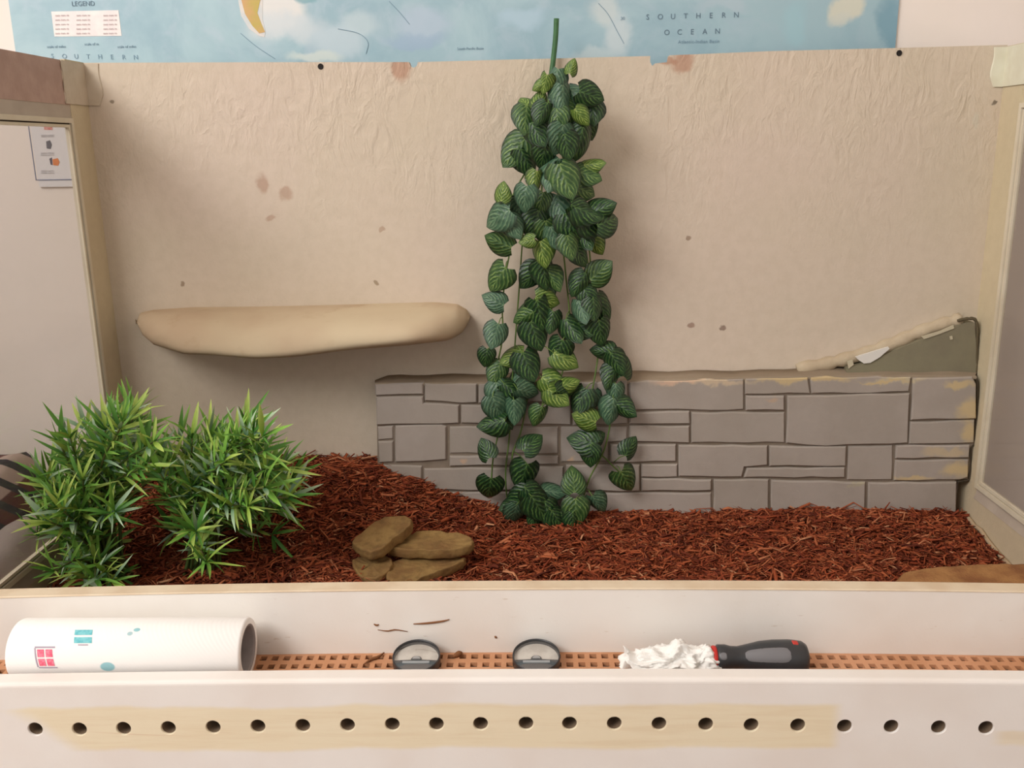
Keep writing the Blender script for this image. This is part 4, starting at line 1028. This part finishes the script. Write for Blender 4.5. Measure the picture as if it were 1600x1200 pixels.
# crumpled tissue round the shaft
def tissue():
    yc = -.514; x0 = at(990, 1030, yc).x; x1 = at(1114, 1030, yc).x; cx = (x0+x1)/2; zf = TZ(cx)
    bm = bmesh.new(); bmesh.ops.create_icosphere(bm, subdivisions=6, radius=1)
    for v in bm.verts:
        d = v.co.copy(); q = Vector((d.x*2.0, d.y*1.6, d.z*1.6))
        a = abs(noise.noise(q*1.5+Vector((5, 1, 2)))); b_ = abs(noise.noise(q*3.1+Vector((1, 7, 3)))); e = abs(noise.noise(q*6.3))
        r = .66+.75*(1-2*a)*.55+.32*(1-2*b_)*.5+.12*(1-2*e)
        x, y, z = d.x*.043*(.82+.28*r), d.y*.017*r, d.z*.0125*r
        u = d.x
        if d.z > 0:
            z += .010*math.exp(-((u+.93)/.11)**2)*max(0, d.z+.35)*1.4+.0075*math.exp(-((u-.12)/.16)**2)*d.z+.008*math.exp(-((u-.62)/.10)**2)*d.z
        v.co = Vector((cx+x, yc+max(-.026, min(.026, y)), max(zf+.0004, zf+.0105+z)))
    me = bpy.data.meshes.new('tissue'); bm.to_mesh(me); bm.free(); vs = [v.co.copy() for v in me.vertices]; fs = [tuple(p.vertices) for p in me.polygons]
    o = obj('crumpled_tissue', vs, fs, simple('white_tissue', (240, 237, 232), .8, bump=.15, bscale=150), smooth=True, origin=(cx, yc, zf))
    tag(o, 'crumpled white tissue wrapped round the screwdriver shaft', 'tissue')
tissue()
# bark shreds caught on the sill face and the grille
M_BIT = simple('stray_bark', (128, 84, 52), .8)
def shred(pts, Y, r, lab, z=None):
    P = spline([at(x, y, Y) if z is None else atz(x, y, z) for x, y in pts], 8); m = MB().tube(P, [r*(.35+.65*math.sin(math.pi*min(.95, max(.05, i/8)))) for i in range(9)], 5)
    o = m.build('bark_shred', M_BIT, None, smooth=True, origin=P[4]); tag(o, lab, 'bark shred', 'stray bark shreds on the front boards')
shred([(646, 975), (665, 974), (690, 971), (702, 968)], -.4775, .0011, 'straight brown bark shred stuck high on the sill face')
shred([(590, 984), (605, 986), (618, 984), (637, 987)], -.4775, .0007, 'thin curled bark shred lower left on the sill face')
shred([(584, 975), (588, 977), (592, 976)], -.4775, .0010, 'tiny dark bark crumb on the sill face, left of the shreds')
shred([(773, 994), (776, 997)], -.4775, .0012, 'tiny bark crumb low on the sill face between the two gauges')
shred([(570, 1037), (580, 1030), (590, 1027), (600, 1020)], 0, .0016, 'brown bark shred lying on the grille left of the gauges', GZ+.0012)
shred([(708, 1026), (716, 1022), (722, 1020)], 0, .0030, 'orange bark crumb on the grille between the two gauges', GZ+.002)

# ------------------------------------------------------------------ bedding seen through the left pane
def cloth(name, x0, x1, y0, y1, hf, mat, label, cat):
    v = []; f = []; nx, ny = 60, 40
    for i in range(nx+1):
        for j in range(ny+1):
            x = x0+(x1-x0)*i/nx; y = y0+(y1-y0)*j/ny; v.append((x, y, hf(x, y)))
    for i in range(nx):
        for j in range(ny): a = i*(ny+1)+j; f.append((a, a+1, a+ny+2, a+ny+1))
    n0 = len(v)
    rim = [i*(ny+1) for i in range(nx+1)]+[nx*(ny+1)+j for j in range(1, ny+1)]+[i*(ny+1)+ny for i in range(nx-1, -1, -1)]+[j for j in range(ny-1, 0, -1)]
    v += [(v[i][0], v[i][1], -.02) for i in rim]; m = len(rim)
    f += [(rim[k], rim[(k+1) % m], n0+(k+1) % m, n0+k) for k in range(m)]
    o = obj(name, v, f, mat, smooth=True, origin=((x0+x1)/2, (y0+y1)/2, -.02)); return tag(o, label, cat)
def hb(x, y):
    e = min(1, (-.63-x)/.05)*min(1, (.03-y)/.05+.2)
    return -.015+max(0, e)*(.115+.02*noise.noise(Vector((x*8, y*8, 2)))+.012*abs(noise.noise(Vector((x*22, y*18, 4)))))
cloth('grey_blanket', -1.3, -.632, -.42, .04, hb, simple('grey_blanket_cloth', (172, 158, 152), .95, (154, 142, 136), 12, .3, 400), 'rumpled grey blanket outside the left window', 'blanket')
def plaid():
    t = NT('plaid_cloth'); p = t.pos(); x, y, z = t.xyz(p)
    def band(s_, k, th): return t.ramp(t.math('SINE', t.math('MULTIPLY', s_, k)), th, th+.15)
    c = t.mix(band(x, 120., .2), lin((190, 168, 160)), lin((96, 44, 52)))
    c = t.mix(band(t.math('ADD', z, y), 130., .35), c, lin((46, 36, 56))); return t.done(c, .95, None, .1)
def hp(x, y):
    e = max(0, min(1, (-.70-x)/.045))*max(0, min(1, (.03-y)/.04))*max(0, min(1, (y+.2)/.04))
    return .085+e*(.085+.015*noise.noise(Vector((x*12, y*10, 9))))
cloth('plaid_blanket', -1.15, -.695, -.2, .035, hp, plaid(), 'folded red and navy plaid blanket on top of the grey one', 'blanket')
